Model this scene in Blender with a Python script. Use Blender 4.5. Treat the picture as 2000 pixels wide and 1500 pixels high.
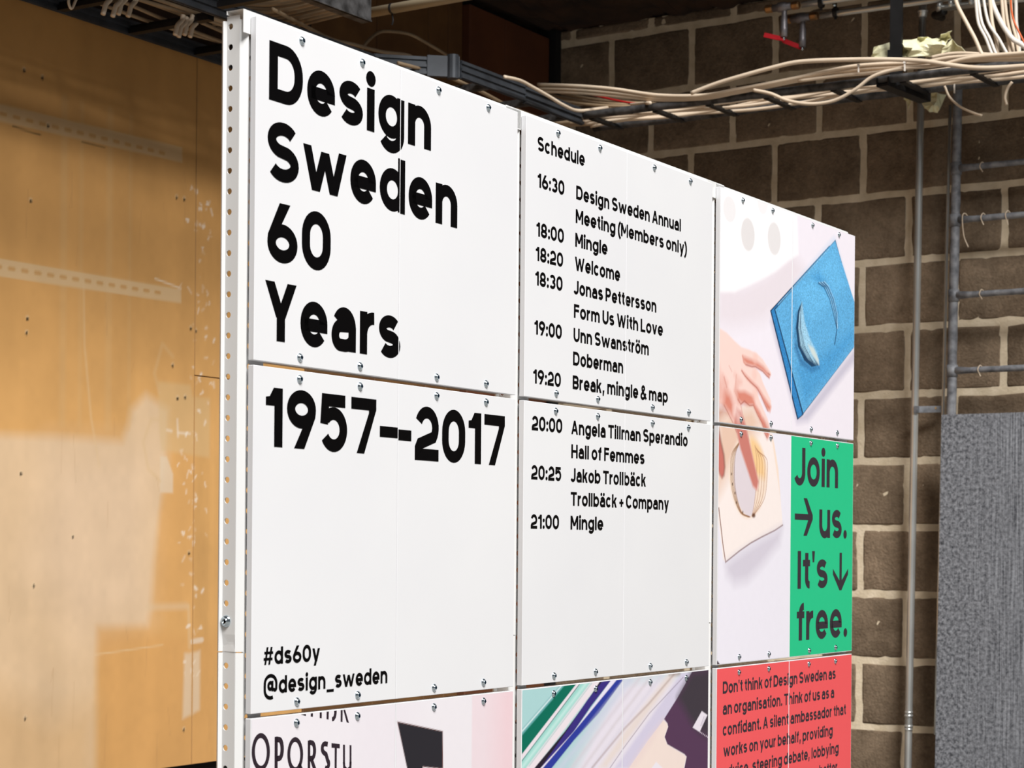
import bpy, bmesh, math, random
import numpy as np
from mathutils import Vector, Matrix
random.seed(4); RNG = np.random.default_rng(7)
C = bpy.context.scene.collection
for o in list(bpy.data.objects): bpy.data.objects.remove(o)
PI = math.pi
# ------------------------------------------------------------------ camera
F, CY, ROLL, A, X0, WZ = 3808.32, 321.75, math.radians(-0.4566), 1.011868, -0.302378, 6.836193
H = 1.5                                   # height of the camera above the floor
cam = bpy.data.cameras.new('camera'); co = bpy.data.objects.new('camera', cam); C.objects.link(co)
cam.sensor_width = 36; cam.lens = F/2000*36; cam.shift_y = CY/2000; cam.clip_start = .05; cam.clip_end = 200
co.matrix_world = Matrix.Translation((0, 0, H)) @ Matrix.Rotation(PI/2, 4, 'X') @ Matrix.Rotation(-ROLL, 4, 'Z')
cam.dof.use_dof = True; cam.dof.focus_distance = 2.9; cam.dof.aperture_fstop = 16
bpy.context.scene.camera = co
# ------------------------------------------------------------------ light
w = bpy.data.worlds.new('world'); bpy.context.scene.world = w; w.use_nodes = True
w.node_tree.nodes['Background'].inputs[0].default_value = (.90, .95, 1, 1)
w.node_tree.nodes['Background'].inputs[1].default_value = .12
def area(name, loc, target, sx, sy, power, col):
    l = bpy.data.lights.new(name, 'AREA'); l.shape = 'RECTANGLE'; l.size = sx; l.size_y = sy; l.energy = power; l.color = col
    o = bpy.data.objects.new(name, l); C.objects.link(o); o.location = loc
    o.rotation_euler = (Vector(target)-Vector(loc)).to_track_quat('-Z', 'Y').to_euler(); return o
area('skylight', (3.35, -3.4, H+9.2), (0.3, 3.4, H+.2), 5.0, 3.8, 2600, (1, .985, .96))
vs = bpy.context.scene.view_settings
vs.view_transform = 'Standard'; vs.look = 'None'; vs.gamma = 1; vs.use_curve_mapping = False; vs.exposure = 0
# ------------------------------------------------------------------ frames
D3 = Vector((math.cos(A), math.sin(A), 0)); N3 = Vector((math.sin(A), -math.cos(A), 0)); UP = Vector((0, 0, 1))
BO = Vector((X0, 2.27, H)); WO = Vector((0, WZ, H))
BM = Matrix.Translation(BO) @ Matrix.Rotation(A, 4, 'Z')          # board frame: x along the board, y away from the viewer, z up
WM = Matrix.Translation(WO) @ Matrix.Rotation(A-PI/2, 4, 'Z')     # block wall frame: x along the wall, y into the wall
def ray(x, y):
    a = (x-1000)/F; b = -(y-750-CY)/F; c, s = math.cos(ROLL), math.sin(ROLL)
    return Vector((a*c+b*s, 1, -a*s+b*c))
CO = Vector((0, 0, H))
def hit(x, y, o, n): r = ray(x, y); return CO + r*((o-CO).dot(n)/r.dot(n))
def on_board(x, y, wd=0): return hit(x, y, BO+N3*wd, N3)          # wd towards the viewer
def uv(x, y, wd=0): P = on_board(x, y, wd)-BO; return P.dot(D3), P.z
def on_wall(x, y, s=0): return hit(x, y, WO-D3*s, D3)             # s in front of the block wall
def on_h(x, y, h): return hit(x, y, CO+UP*h, UP)
# ------------------------------------------------------------------ helpers
def lin(c): return tuple(((v/255)/12.92 if v <= 10 else ((v/255+.055)/1.055)**2.4) for v in c)
class MB:
    def __init__(s): s.v = []; s.f = []
    def add(s, v, f): b = len(s.v); s.v += [tuple(p) for p in v]; s.f += [tuple(b+i for i in q) for q in f]; return s
    def box(s, x0, x1, y0, y1, z0, z1, bev=0):
        if bev <= 0:
            v = [(x, y, z) for z in (z0, z1) for y in (y0, y1) for x in (x0, x1)]
            return s.add(v, [(0,2,3,1),(4,5,7,6),(0,1,5,4),(2,6,7,3),(0,4,6,2),(1,3,7,5)])
        b = bmesh.new(); bmesh.ops.create_cube(b, size=1)
        for q in b.verts: q.co = ((x0+x1)/2+q.co.x*(x1-x0), (y0+y1)/2+q.co.y*(y1-y0), (z0+z1)/2+q.co.z*(z1-z0))
        bmesh.ops.bevel(b, geom=b.edges[:], offset=bev, segments=1, affect='EDGES', profile=.5)
        b.verts.index_update(); s.add([q.co[:] for q in b.verts], [[q.index for q in f.verts] for f in b.faces]); b.free(); return s
    def tube(s, pts, r, n=10, cap=True):
        pts = [Vector(p) for p in pts]; m = len(pts); ring = []
        t0 = (pts[1]-pts[0]).normalized(); ref = UP if abs(t0.z) < .9 else Vector((1, 0, 0)); side = t0.cross(ref).normalized()
        b = len(s.v)
        for i, p in enumerate(pts):
            t = (pts[min(i+1, m-1)]-pts[max(i-1, 0)]).normalized()
            side = (side - t*side.dot(t)).normalized(); up = side.cross(t)
            rr = r[i] if isinstance(r, (list, tuple)) else r
            for k in range(n): a = 2*PI*k/n; s.v.append(tuple(p+side*math.cos(a)*rr+up*math.sin(a)*rr))
        for i in range(m-1):
            for k in range(n): s.f.append((b+i*n+k, b+i*n+(k+1)%n, b+(i+1)*n+(k+1)%n, b+(i+1)*n+k))
        if cap: s.f.append(tuple(b+k for k in range(n))[::-1]); s.f.append(tuple(b+(m-1)*n+k for k in range(n)))
        return s
    def bar(s, p, q, wx, wz, up=UP):            # rectangular bar between two points
        p, q = Vector(p), Vector(q); t = (q-p).normalized(); sd = t.cross(up).normalized(); u2 = sd.cross(t)
        v = [e+sd*(a*wx/2)+u2*(c*wz/2) for e in (p, q) for a, c in ((-1,-1),(1,-1),(1,1),(-1,1))]
        return s.add(v, [(0,1,2,3),(7,6,5,4),(0,4,5,1),(1,5,6,2),(2,6,7,3),(3,7,4,0)])
    def lathe(s, prof, n=20, M=None):           # profile (r, h) about local -Y, or transformed by M
        b = len(s.v)
        for r, h in prof:
            for k in range(n):
                a = 2*PI*k/n; p = Vector((r*math.cos(a), -h, r*math.sin(a))); s.v.append(tuple(M @ p if M else p))
        for i in range(len(prof)-1):
            for k in range(n): s.f.append((b+i*n+k, b+(i+1)*n+k, b+(i+1)*n+(k+1)%n, b+i*n+(k+1)%n))
        s.f.append(tuple(b+(len(prof)-1)*n+k for k in range(n))); return s
    def mesh(s, name, m=None, smooth=False):
        me = bpy.data.meshes.new(name); me.from_pydata(s.v, [], s.f); me.update()
        if m: me.materials.append(m)
        if smooth:
            me.polygons.foreach_set('use_smooth', [True]*len(me.polygons))
        return me
    def build(s, name, m, parent=None, smooth=False, label=None, kind=None):
        return link(name, s.mesh(name, m, smooth), parent, label, kind)
def link(name, me, parent=None, label=None, kind=None):
    o = bpy.data.objects.new(name, me); C.objects.link(o)
    if parent: o.parent = parent
    if label: o['label'] = label
    if kind: o['kind'] = kind
    return o
def sharp(o, ang=35):                            # flat facets beyond this angle, smooth below it
    me = o.data; b = bmesh.new(); b.from_mesh(me)
    for e in b.edges:
        if len(e.link_faces) == 2: e.smooth = e.calc_face_angle(0) < math.radians(ang)
    for f in b.faces: f.smooth = True
    b.to_mesh(me); b.free(); return o
def thing(name, label, cat, group=None, M=None):
    o = bpy.data.objects.new(name, None); C.objects.link(o); o['label'] = label; o['category'] = cat
    if group: o['group'] = group
    if M is not None: o.matrix_world = M
    return o
def tag(o, label, cat, group=None):
    o['label'] = label; o['category'] = cat
    if group: o['group'] = group
    return o
def smoothpath(pts, k=8):
    P = [Vector(p) for p in pts]; P = [P[0]*2-P[1]]+P+[P[-1]*2-P[-2]]; out = []
    for i in range(1, len(P)-2):
        for j in range(k):
            t = j/k; a, b, c, d = P[i-1], P[i], P[i+1], P[i+2]
            out.append(.5*((2*b)+(c-a)*t+(2*a-5*b+4*c-d)*t*t+(3*b-a-3*c+d)*t**3))
    out.append(P[-2]); return out
# ------------------------------------------------------------------ materials
def mat(name, col, rough=.5, metal=0, noise=None, scale=20, bump=0, bscale=200, spec=.5, attr=False, coords='Object'):
    m = bpy.data.materials.new(name); m.use_nodes = True; nt = m.node_tree; N = nt.nodes; L = nt.links
    b = N['Principled BSDF']; b.inputs['Roughness'].default_value = rough; b.inputs['Metallic'].default_value = metal
    b.inputs['Specular IOR Level'].default_value = spec
    tc = N.new('ShaderNodeTexCoord'); base = None
    if attr:
        at = N.new('ShaderNodeAttribute'); at.attribute_name = 'Col'; base = at.outputs['Color']
    if noise is not None or attr:
        nz = N.new('ShaderNodeTexNoise'); nz.inputs['Scale'].default_value = scale; nz.inputs['Detail'].default_value = 6
        L.new(tc.outputs[coords], nz.inputs['Vector'])
        mx = N.new('ShaderNodeMix'); mx.data_type = 'RGBA'
        if attr:
            mx.blend_type = 'MULTIPLY'; mx.inputs[0].default_value = 1
            rp = N.new('ShaderNodeValToRGB'); k = noise or .97
            rp.color_ramp.elements[0].position = .3; rp.color_ramp.elements[1].position = .7
            rp.color_ramp.elements[0].color = (k, k, k, 1); rp.color_ramp.elements[1].color = (1, 1, 1, 1)
            L.new(nz.outputs['Fac'], rp.inputs['Fac']); L.new(base, mx.inputs[6]); L.new(rp.outputs['Color'], mx.inputs[7])
        else:
            rp = N.new('ShaderNodeValToRGB'); rp.color_ramp.elements[0].position = .32; rp.color_ramp.elements[1].position = .68
            L.new(nz.outputs['Fac'], rp.inputs['Fac']); L.new(rp.outputs['Color'], mx.inputs[0])
            mx.inputs[6].default_value = (*lin(col), 1); mx.inputs[7].default_value = (*lin(noise), 1)
        L.new(mx.outputs[2], b.inputs['Base Color'])
    else: b.inputs['Base Color'].default_value = (*lin(col), 1)
    if bump:
        n2 = N.new('ShaderNodeTexNoise'); n2.inputs['Scale'].default_value = bscale; n2.inputs['Detail'].default_value = 4
        L.new(tc.outputs[coords], n2.inputs['Vector'])
        bp = N.new('ShaderNodeBump'); bp.inputs['Strength'].default_value = bump; bp.inputs['Distance'].default_value = .002
        L.new(n2.outputs['Fac'], bp.inputs['Height']); L.new(bp.outputs['Normal'], b.inputs['Normal'])
    return m
M_panel = mat('white laminate', (221, 221, 224), .42, noise=(225, 225, 227), scale=3, spec=.3)
M_steel = mat('white powder coat', (222, 222, 222), .38, noise=(226, 226, 225), scale=4, spec=.4)
M_ink = mat('black ink', (4, 3, 4), .55, spec=.08)
M_ink2 = mat('charcoal ink', (52, 46, 54), .5, spec=.12)
M_ink3 = mat('plum ink', (46, 36, 44), .5, spec=.12)
M_zinc = mat('zinc plated steel', (200, 212, 220), .16, 1)
M_zincd = mat('screw recess', (60, 95, 120), .3, 1)
M_chrome = mat('bright steel pipe', (232, 234, 232), .27, .7, noise=(210, 212, 210), scale=8)
M_galv = mat('galvanised tube', (158, 160, 165), .6, .2, noise=(96, 98, 104), scale=34, bump=.3, bscale=90)
M_galvd = mat('dark galvanised rail', (92, 91, 92), .55, .4, noise=(44, 43, 43), scale=40, bump=.3, bscale=90)
M_railblue = mat('grey tray steel', (72, 76, 82), .5, .3, noise=(50, 53, 58), scale=14)
M_black = mat('blackened steel', (26, 25, 27), .5, .2, noise=(16, 15, 15), scale=20)
M_cable = mat('cream cable sheath', (226, 207, 184), .5, noise=(212, 192, 168), scale=9)
M_cablew = mat('white cable sheath', (232, 226, 218), .45, noise=(220, 212, 202), scale=9)
M_cabled = mat('dark cream cable sheath', (170, 146, 116), .6, noise=(140, 118, 92), scale=12)  # darker, browner tone than the cream sheath
M_orange = mat('orange cable sheath', (214, 92, 28), .5)
M_red = mat('red sheath', (170, 26, 26), .5)
M_handle = mat('red lever plastic', (186, 22, 34), .4)
M_brass = mat('brass', (176, 136, 92), .35, .8, noise=(120, 92, 66), scale=30)
M_valve = mat('nickel valve body', (150, 146, 150), .45, .6, noise=(120, 116, 120), scale=30)
M_paper = mat('pale yellow green paper', (236, 232, 196), .8, noise=(226, 222, 182), scale=10, bump=.3, bscale=60)
M_trunk = mat('beige trunking', (150, 136, 112), .5)
M_floor = mat('concrete floor', (150, 148, 144), .8, noise=(128, 126, 122), scale=3, bump=.4, bscale=40)
M_ceil = mat('brown fibre ceiling', (66, 42, 24), .95, noise=(30, 18, 10), scale=9, bump=.9, bscale=25)
M_dark = mat('recess shade black', (12, 11, 10), .9, noise=(8, 7, 7), scale=3)  # near black, shade of the open gaps put into the colour
M_mortar = mat('mortar', (236, 220, 194), .95, noise=(214, 197, 168), scale=24, bump=.8, bscale=120)
M_print = mat('printed picture', (255, 255, 255), .5, attr=True, noise=.985, scale=60, spec=.15)
M_wood = mat('varnished fibreboard', (255, 255, 255), .42, attr=True, noise=.93, scale=7, spec=.22)
M_woodplain = mat('varnished fibreboard far', (196, 150, 96), .45, noise=(184, 138, 84), scale=5, spec=.35)
M_plank = mat('old pine planks', (120, 84, 44), .7, noise=(92, 60, 30), scale=7, bump=.3, bscale=60)
M_plyred = mat('red brown plywood', (104, 58, 30), .7, noise=(86, 46, 24), scale=5)
def block_mat():
    m = bpy.data.materials.new('concrete block'); m.use_nodes = True; nt = m.node_tree; N = nt.nodes; L = nt.links; b = N['Principled BSDF']
    b.inputs['Roughness'].default_value = .95; b.inputs['Specular IOR Level'].default_value = .2
    tc = N.new('ShaderNodeTexCoord'); oi = N.new('ShaderNodeObjectInfo')
    ad = N.new('ShaderNodeVectorMath'); ad.operation = 'ADD'; L.new(tc.outputs['Object'], ad.inputs[0]); L.new(oi.outputs['Location'], ad.inputs[1])
    n1 = N.new('ShaderNodeTexNoise'); n1.inputs['Scale'].default_value = 9; n1.inputs['Detail'].default_value = 8; n1.inputs['Roughness'].default_value = .7
    L.new(ad.outputs[0], n1.inputs['Vector'])
    rp = N.new('ShaderNodeValToRGB'); e = rp.color_ramp.elements; e[0].position = .3; e[1].position = .72
    e[0].color = (*lin((100, 85, 69)), 1); e[1].color = (*lin((148, 129, 108)), 1); L.new(n1.outputs['Fac'], rp.inputs['Fac'])
    ml = N.new('ShaderNodeMath'); ml.operation = 'MULTIPLY_ADD'; L.new(oi.outputs['Random'], ml.inputs[0]); ml.inputs[1].default_value = .36; ml.inputs[2].default_value = .92
    mx = N.new('ShaderNodeVectorMath'); mx.operation = 'SCALE'; L.new(rp.outputs['Color'], mx.inputs[0]); L.new(ml.outputs[0], mx.inputs['Scale'])
    n3 = N.new('ShaderNodeTexNoise'); n3.inputs['Scale'].default_value = 75; n3.inputs['Detail'].default_value = 5; n3.inputs['Roughness'].default_value = .75; L.new(ad.outputs[0], n3.inputs['Vector'])
    r3 = N.new('ShaderNodeMapRange'); r3.inputs[1].default_value = .3; r3.inputs[2].default_value = .7; r3.inputs[3].default_value = .74; r3.inputs[4].default_value = 1.2; L.new(n3.outputs['Fac'], r3.inputs[0])
    m3 = N.new('ShaderNodeVectorMath'); m3.operation = 'SCALE'; L.new(mx.outputs[0], m3.inputs[0]); L.new(r3.outputs[0], m3.inputs['Scale'])
    L.new(m3.outputs[0], b.inputs['Base Color'])
    n2 = N.new('ShaderNodeTexNoise'); n2.inputs['Scale'].default_value = 130; n2.inputs['Detail'].default_value = 5; L.new(ad.outputs[0], n2.inputs['Vector'])
    bp = N.new('ShaderNodeBump'); bp.inputs['Strength'].default_value = .8; bp.inputs['Distance'].default_value = .004
    L.new(n2.outputs['Fac'], bp.inputs['Height']); L.new(bp.outputs['Normal'], b.inputs['Normal']); return m
M_block = block_mat()
def sheet_mat():
    m = bpy.data.materials.new('galvanised sheet'); m.use_nodes = True; nt = m.node_tree; N = nt.nodes; L = nt.links; b = N['Principled BSDF']
    b.inputs['Roughness'].default_value = .62; b.inputs['Metallic'].default_value = .35
    tc = N.new('ShaderNodeTexCoord')
    vo = N.new('ShaderNodeTexVoronoi'); vo.inputs['Scale'].default_value = 130; vo.inputs['Randomness'].default_value = 1; L.new(tc.outputs['Object'], vo.inputs['Vector'])
    mp = N.new('ShaderNodeMapping'); mp.inputs['Scale'].default_value = (260, 260, 5); L.new(tc.outputs['Object'], mp.inputs['Vector'])
    n1 = N.new('ShaderNodeTexNoise'); n1.inputs['Scale'].default_value = 1; n1.inputs['Detail'].default_value = 5; L.new(mp.outputs[0], n1.inputs['Vector'])
    n3 = N.new('ShaderNodeTexNoise'); n3.inputs['Scale'].default_value = 95; n3.inputs['Detail'].default_value = 8; n3.inputs['Roughness'].default_value = .75; L.new(tc.outputs['Object'], n3.inputs['Vector'])
    sx = N.new('ShaderNodeSeparateXYZ'); L.new(tc.outputs['Object'], sx.inputs[0])
    mr = N.new('ShaderNodeMapRange'); mr.inputs[1].default_value = .0; mr.inputs[4].default_value = .6; mr.inputs[2].default_value = .30; L.new(sx.outputs['X'], mr.inputs[0])
    mixf = N.new('ShaderNodeMix'); L.new(mr.outputs[0], mixf.inputs[0]); L.new(n3.outputs['Fac'], mixf.inputs[2]); L.new(n1.outputs['Fac'], mixf.inputs[3])
    rp = N.new('ShaderNodeValToRGB'); e = rp.color_ramp.elements; e[0].position = .40; e[1].position = .62
    e[0].color = (*lin((66, 69, 76)), 1); e[1].color = (*lin((172, 176, 184)), 1); L.new(mixf.outputs[0], rp.inputs['Fac'])
    L.new(rp.outputs['Color'], b.inputs['Base Color']); return m
M_sheet = sheet_mat()
# ------------------------------------------------------------------ painting of flat prints (vertex colours on a fine grid)
def poly_mask(U, V, pts, soft):
    """soft coverage of a polygon given in board coordinates"""
    p = np.array(pts); n = len(p); inside = np.zeros(U.shape, bool); dist = np.full(U.shape, 1e9)
    x0, y0 = p.min(0)-soft*2; x1, y1 = p.max(0)+soft*2
    sel = (U >= x0) & (U <= x1) & (V >= y0) & (V <= y1)
    if not sel.any(): return np.zeros(U.shape)
    u = U[sel]; v = V[sel]; ins = np.zeros(u.shape, bool); ds = np.full(u.shape, 1e9)
    for i in range(n):
        ax, ay = p[i]; bx, by = p[(i+1) % n]
        if ay != by:
            c = ((ay > v) != (by > v)) & (u < (bx-ax)*(v-ay)/(by-ay)+ax); ins ^= c
        L2 = (bx-ax)**2+(by-ay)**2+1e-12; t = np.clip(((u-ax)*(bx-ax)+(v-ay)*(by-ay))/L2, 0, 1)
        ds = np.minimum(ds, np.hypot(u-ax-t*(bx-ax), v-ay-t*(by-ay)))
    sd = np.where(ins, ds, -ds); out = np.zeros(U.shape); out[sel] = np.clip(.5+sd/(2*soft), 0, 1); return out
def line_mask(U, V, pts, wd, soft):
    p = np.array(pts); x0, y0 = p.min(0)-wd-soft*2; x1, y1 = p.max(0)+wd+soft*2
    sel = (U >= x0) & (U <= x1) & (V >= y0) & (V <= y1); out = np.zeros(U.shape)
    if not sel.any(): return out
    u = U[sel]; v = V[sel]; ds = np.full(u.shape, 1e9)
    for i in range(len(p)-1):
        ax, ay = p[i]; bx, by = p[i+1]; L2 = (bx-ax)**2+(by-ay)**2+1e-12; t = np.clip(((u-ax)*(bx-ax)+(v-ay)*(by-ay))/L2, 0, 1)
        ds = np.minimum(ds, np.hypot(u-ax-t*(bx-ax), v-ay-t*(by-ay)))
    out[sel] = np.clip(.5+(wd/2-ds)/(2*soft), 0, 1); return out
class Canvas:
    def __init__(s, u0, u1, v0, v1, res, base, soft=.0008):
        s.u = np.arange(max(2, int(round((u1-u0)/res))+1)); s.nu = len(s.u); s.nv = max(2, int(round((v1-v0)/res))+1)
        s.U, s.V = np.meshgrid(np.linspace(u0, u1, s.nu), np.linspace(v0, v1, s.nv)); s.c = np.empty(s.U.shape+(3,)); s.c[:] = lin(base); s.soft = soft
        s.z = lambda q: q
    def mixin(s, m, col): s.c += (np.array(lin(col))-s.c)*m[..., None]
    def poly(s, pts, col, soft=None, a=1): s.mixin(poly_mask(s.U, s.V, [s.z(q) for q in pts], soft or s.soft)*a, col); return s
    def line(s, pts, wd, col, soft=None, a=1): s.mixin(line_mask(s.U, s.V, [s.z(q) for q in pts], wd, soft or s.soft)*a, col); return s
    def blob(s, c, rx, ry, col, a=1, soft=.5):
        cu, cv = s.z(c); r = np.hypot((s.U-cu)/rx, (s.V-cv)/ry); s.mixin(np.clip((1+soft/2-r)/soft, 0, 1)*a, col); return s
    def build(s, name, m, parent, y, label=None):
        n = s.nu*s.nv; co = np.empty((n, 3), np.float32); co[:, 0] = s.U.ravel(); co[:, 1] = y; co[:, 2] = s.V.ravel()
        i = np.arange(s.nu-1)[None, :]+np.arange(s.nv-1)[:, None]*s.nu; q = np.stack([i, i+1, i+1+s.nu, i+s.nu], -1).reshape(-1, 4).astype(np.int32)
        me = bpy.data.meshes.new(name); me.vertices.add(n); me.vertices.foreach_set('co', co.ravel())
        me.loops.add(q.size); me.loops.foreach_set('vertex_index', q.ravel()); me.polygons.add(len(q)); me.polygons.foreach_set('loop_start', np.arange(0, q.size, 4, dtype=np.int32))
        me.update(calc_edges=True); ca = me.color_attributes.new('Col', 'FLOAT_COLOR', 'POINT')
        rgba = np.ones((n, 4), np.float32); rgba[:, :3] = s.c.reshape(-1, 3); ca.data.foreach_set('color', rgba.ravel()); me.materials.append(m)
        return link(name, me, parent, label)
# ------------------------------------------------------------------ SETTING
W = 2.03                                  # distance of the wooden wall behind the board
UB = 4.0317                               # the block wall's plane in board coordinates
CE = 1.787                                # ceiling above the camera
fl = MB(); fl.box(-9, 9, -9, 9.5, -.1, 0); o = fl.build('floor', M_floor, kind='structure')
# wooden wall, in the board's frame
wl = bpy.data.objects.new('wall_left', None); C.objects.link(wl); wl.matrix_world = BM; wl['kind'] = 'structure'
bk = MB(); bk.box(-3, UB+.05, W+.02, W+.12, -H, CE); bk.build('backing_wall', M_dark, wl)  # black, so the gap below the sheets reads as an unlit recess
def wood_canvas(u0, u1, v0, v1, dark=0):
    c = Canvas(u0, u1, v0, v1, .0042, (216, 166, 104), .003)
    U, V = c.U, c.V
    # redder and slightly darker higher up
    t = np.clip((V-.25)/1.0, 0, 1); c.mixin(t*.5, (204, 148, 84))
    # the lighter washed area, left and low
    pale = (222, 194, 160)
    c.z = lambda q: uv(q[0], q[1], -W) if q[0] > 20 or q[1] > 20 or q[0] < 0 else q
    c.poly([(-60, 846), (110, 852), (238, 862), (250, 830), (256, 800), (285, 770), (330, 800), (330, 900), (312, 1000), (300, 1100), (294, 1190), (288, 1222), (190, 1224), (188, 1300), (186, 1520), (-60, 1560)], pale, .016, .85)
    c.poly([(100, 880), (300, 880), (290, 1200), (150, 1250), (60, 1100)], (228, 200, 172), .08, .45)
    c.poly([(-60, 1330), (100, 1400), (186, 1380), (186, 1540), (-60, 1560)], (208, 168, 118), .06, .6)
    c.poly([(194, 1235), (300, 1235), (420, 1250), (420, 1500), (194, 1500)], (214, 160, 98), .02, .5)
    c.poly([(330, 800), (385, 800), (375, 1200), (305, 1200), (312, 1000)], (218, 166, 104), .01, .5)
    for x, wd in ((1.72, .022), (1.78, .012), (1.88, .022), (1.955, .010)):
        c.line([(x, 1.1), (x, .3)], wd, (214, 174, 122), .006, .35)
    c.line([(1.79, .66), (1.795, .5), (1.82, .32), (1.85, .2)], .006, (224, 192, 148), .003, .5)
    def field(n, m_, sc):                 # smooth random field
        g = RNG.normal(0, 1, (n, m_)); a = np.linspace(0, n-1.001, U.shape[0]); b_ = np.linspace(0, m_-1.001, U.shape[1]); ai = a.astype(int); bi = b_.astype(int)
        fa = (a-ai); fa = (fa*fa*(3-2*fa))[:, None]; fb = (b_-bi); fb = (fb*fb*(3-2*fb))[None, :]
        return sc*((g[ai][:, bi]*(1-fa)+g[ai+1][:, bi]*fa)*(1-fb)+(g[ai][:, bi+1]*(1-fa)+g[ai+1][:, bi+1]*fa)*fb)
    ny, nx_ = max(4, c.nv//60), max(4, c.nu//60)
    f = field(ny, nx_, .035)+field(ny*3, nx_*3, .022)+field(max(3, ny//3), nx_*5, .028)+field(ny*12, nx_*12, .012); c.c *= (1+f)[..., None]
    c.z = lambda q: q
    # ghosts of two perforated rails
    for k, (ya, yb, yc, yd, ys, first) in enumerate(((1.0457, 1.0573, 1.0168, 1.0044, 1.023, 1.562), (.6792, .6805, .6440, .6367, .6595, 1.55))):
        c.poly([(1.0, ya-.012), (1.51, ya), (2.150, yb), (2.152, yc), (1.51, yd), (1.0, yd-.004)], (216, 188, 148), .0022, .72 if k else .6)
        for j in range(-10, 13):
            x = first+.0425*j; y = ys+(x-1.51)*(.011 if k == 0 else .004)
            c.line([(x-.0075, y), (x+.0075, y)], .0095, (196, 146, 86), .002, .8)
    c.line([(1.55, 1.001), (1.59, .998), (1.64, .996)], .003, (60, 50, 40), .002, .8)
    c.line([(1.78, 1.005), (1.86, 1.004)], .003, (60, 50, 40), .002, .6)
    c.line([(2.05, .697), (2.15, .683)], .004, (236, 222, 200), .002, .7)
    # paler patches with torn paint
    c.poly([(2.065, .43), (2.19, .43), (2.20, .40), (2.27, .40), (2.27, .24), (2.08, .25), (2.07, .3)], (214, 182, 134), .006, .55)
    c.poly([(2.075, .235), (2.10, .235), (2.125, .19), (2.125, .14), (2.075, .14)], (222, 200, 172), .003, .8)
    c.line([(2.07, .33), (2.04, .33), (2.01, .27), (2.03, .2), (2.075, .17)], .009, (216, 184, 140), .004, .5)
    c.line([(2.07, .40), (2.05, .45), (2.08, .53), (2.12, .5)], .008, (214, 182, 138), .005, .4)
    for (x, y, x2, y2) in ((2.14, .335, 2.143, .29), (2.143, .30, 2.19, .30), (2.1, .305, 2.118, .303)): c.line([(x, y), (x2, y2)], .006, (232, 214, 192), .003, .7)
    c.poly([(2.175, -.285), (2.205, -.285), (2.205, -.45), (2.17, -.46)], (222, 200, 172), .006, .75)
    c.poly([(2.208, -.285), (2.238, -.28), (2.238, -.44), (2.208, -.45)], (222, 200, 172), .006, .75)
    c.line([(2.205, -.255), (2.245, -.252)], .014, (224, 204, 180), .002, .8)
    c.line([(2.19, -.16), (2.195, -.27)], .01, (220, 190, 150), .004, .5); c.line([(2.03, -.16), (2.18, -.16)], .018, (222, 194, 158), .007, .5)
    c.line([(1.84, -.275), (2.09, -.26)], .003, (226, 200, 160), .002, .6)
    r = random.Random(3)
    for _ in range(110):                   # flecks of filler along the joint
        y = r.uniform(-.35, 1.0); x = 2.2+r.gauss(0, .03)+(.03 if y > .3 else 0)
        c.line([(x, y), (x+r.uniform(-.008, .008), y+r.uniform(-.008, .008)), (x+r.uniform(-.01, .01), y+r.uniform(-.012, .004))], r.uniform(.002, .007), (240, 226, 208), .0022, r.uniform(.15, .8))
    for x, y in ((1.585, 1.14), (1.645, 1.135), (1.61, .83), (1.6, .51), (1.585, .17), (2.13, .92), (2.16, .92), (2.19, .58), (2.21, .575), (2.14, .39), (2.17, .395), (1.76, .02), (1.63, -.1), (1.605, -.42), (2.175, -.49), (2.12, .475), (1.602, .545), (1.665, 1.022), (2.19, -.02)):
        c.blob((x, y+.004), .0055, .0055, (226, 200, 164), .5, .8); c.blob((x, y), .0036, .0046, (30, 24, 18), 1, .6)
    for _ in range(26):
        x = r.uniform(1.5, 2.2); y = r.uniform(-.5, 1.0); c.line([(x, y), (x+r.uniform(-.01, .01), y-r.uniform(.02, .12))], .002, (168, 126, 84), .002, .25)
    return c
def wood_sheet(u0, u1, v0, v1):
    m = MB(); m.box(u0, u1, W, W+.018, v0, v1, .001); b = m.build('wood_sheet', M_woodplain, wl)
    c0 = max(u0+.001, 1.42)
    if u1 > 1.5: wood_canvas(c0, u1-.001, v0+.001, v1-.001).build('varnish_face', M_wood, b, W-.0004)
SEAM = 2.206
wood_sheet(-3, SEAM, -.584, CE); wood_sheet(SEAM+.002, 2.68, -.584, .456); wood_sheet(SEAM+.002, 2.68, .458, CE)
for a, b in ((2.682, 3.015), (3.018, 3.288), (3.291, 3.40), (3.403, 3.484)):
    m = MB(); m.box(a, b, W-.004, W+.018, -.584, CE, .003); m.build('plank', M_plank, wl)
m = MB(); m.box(3.487, 3.70, W-.03, W+.018, -.584, CE-.03, .003); m.build('plywood_facing', M_plyred, wl)
m = MB(); m.box(3.703, 3.985, W-.03, W+.018, -.584, CE-.03, .003); m.build('plywood_facing', M_plyred, wl)
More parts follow.
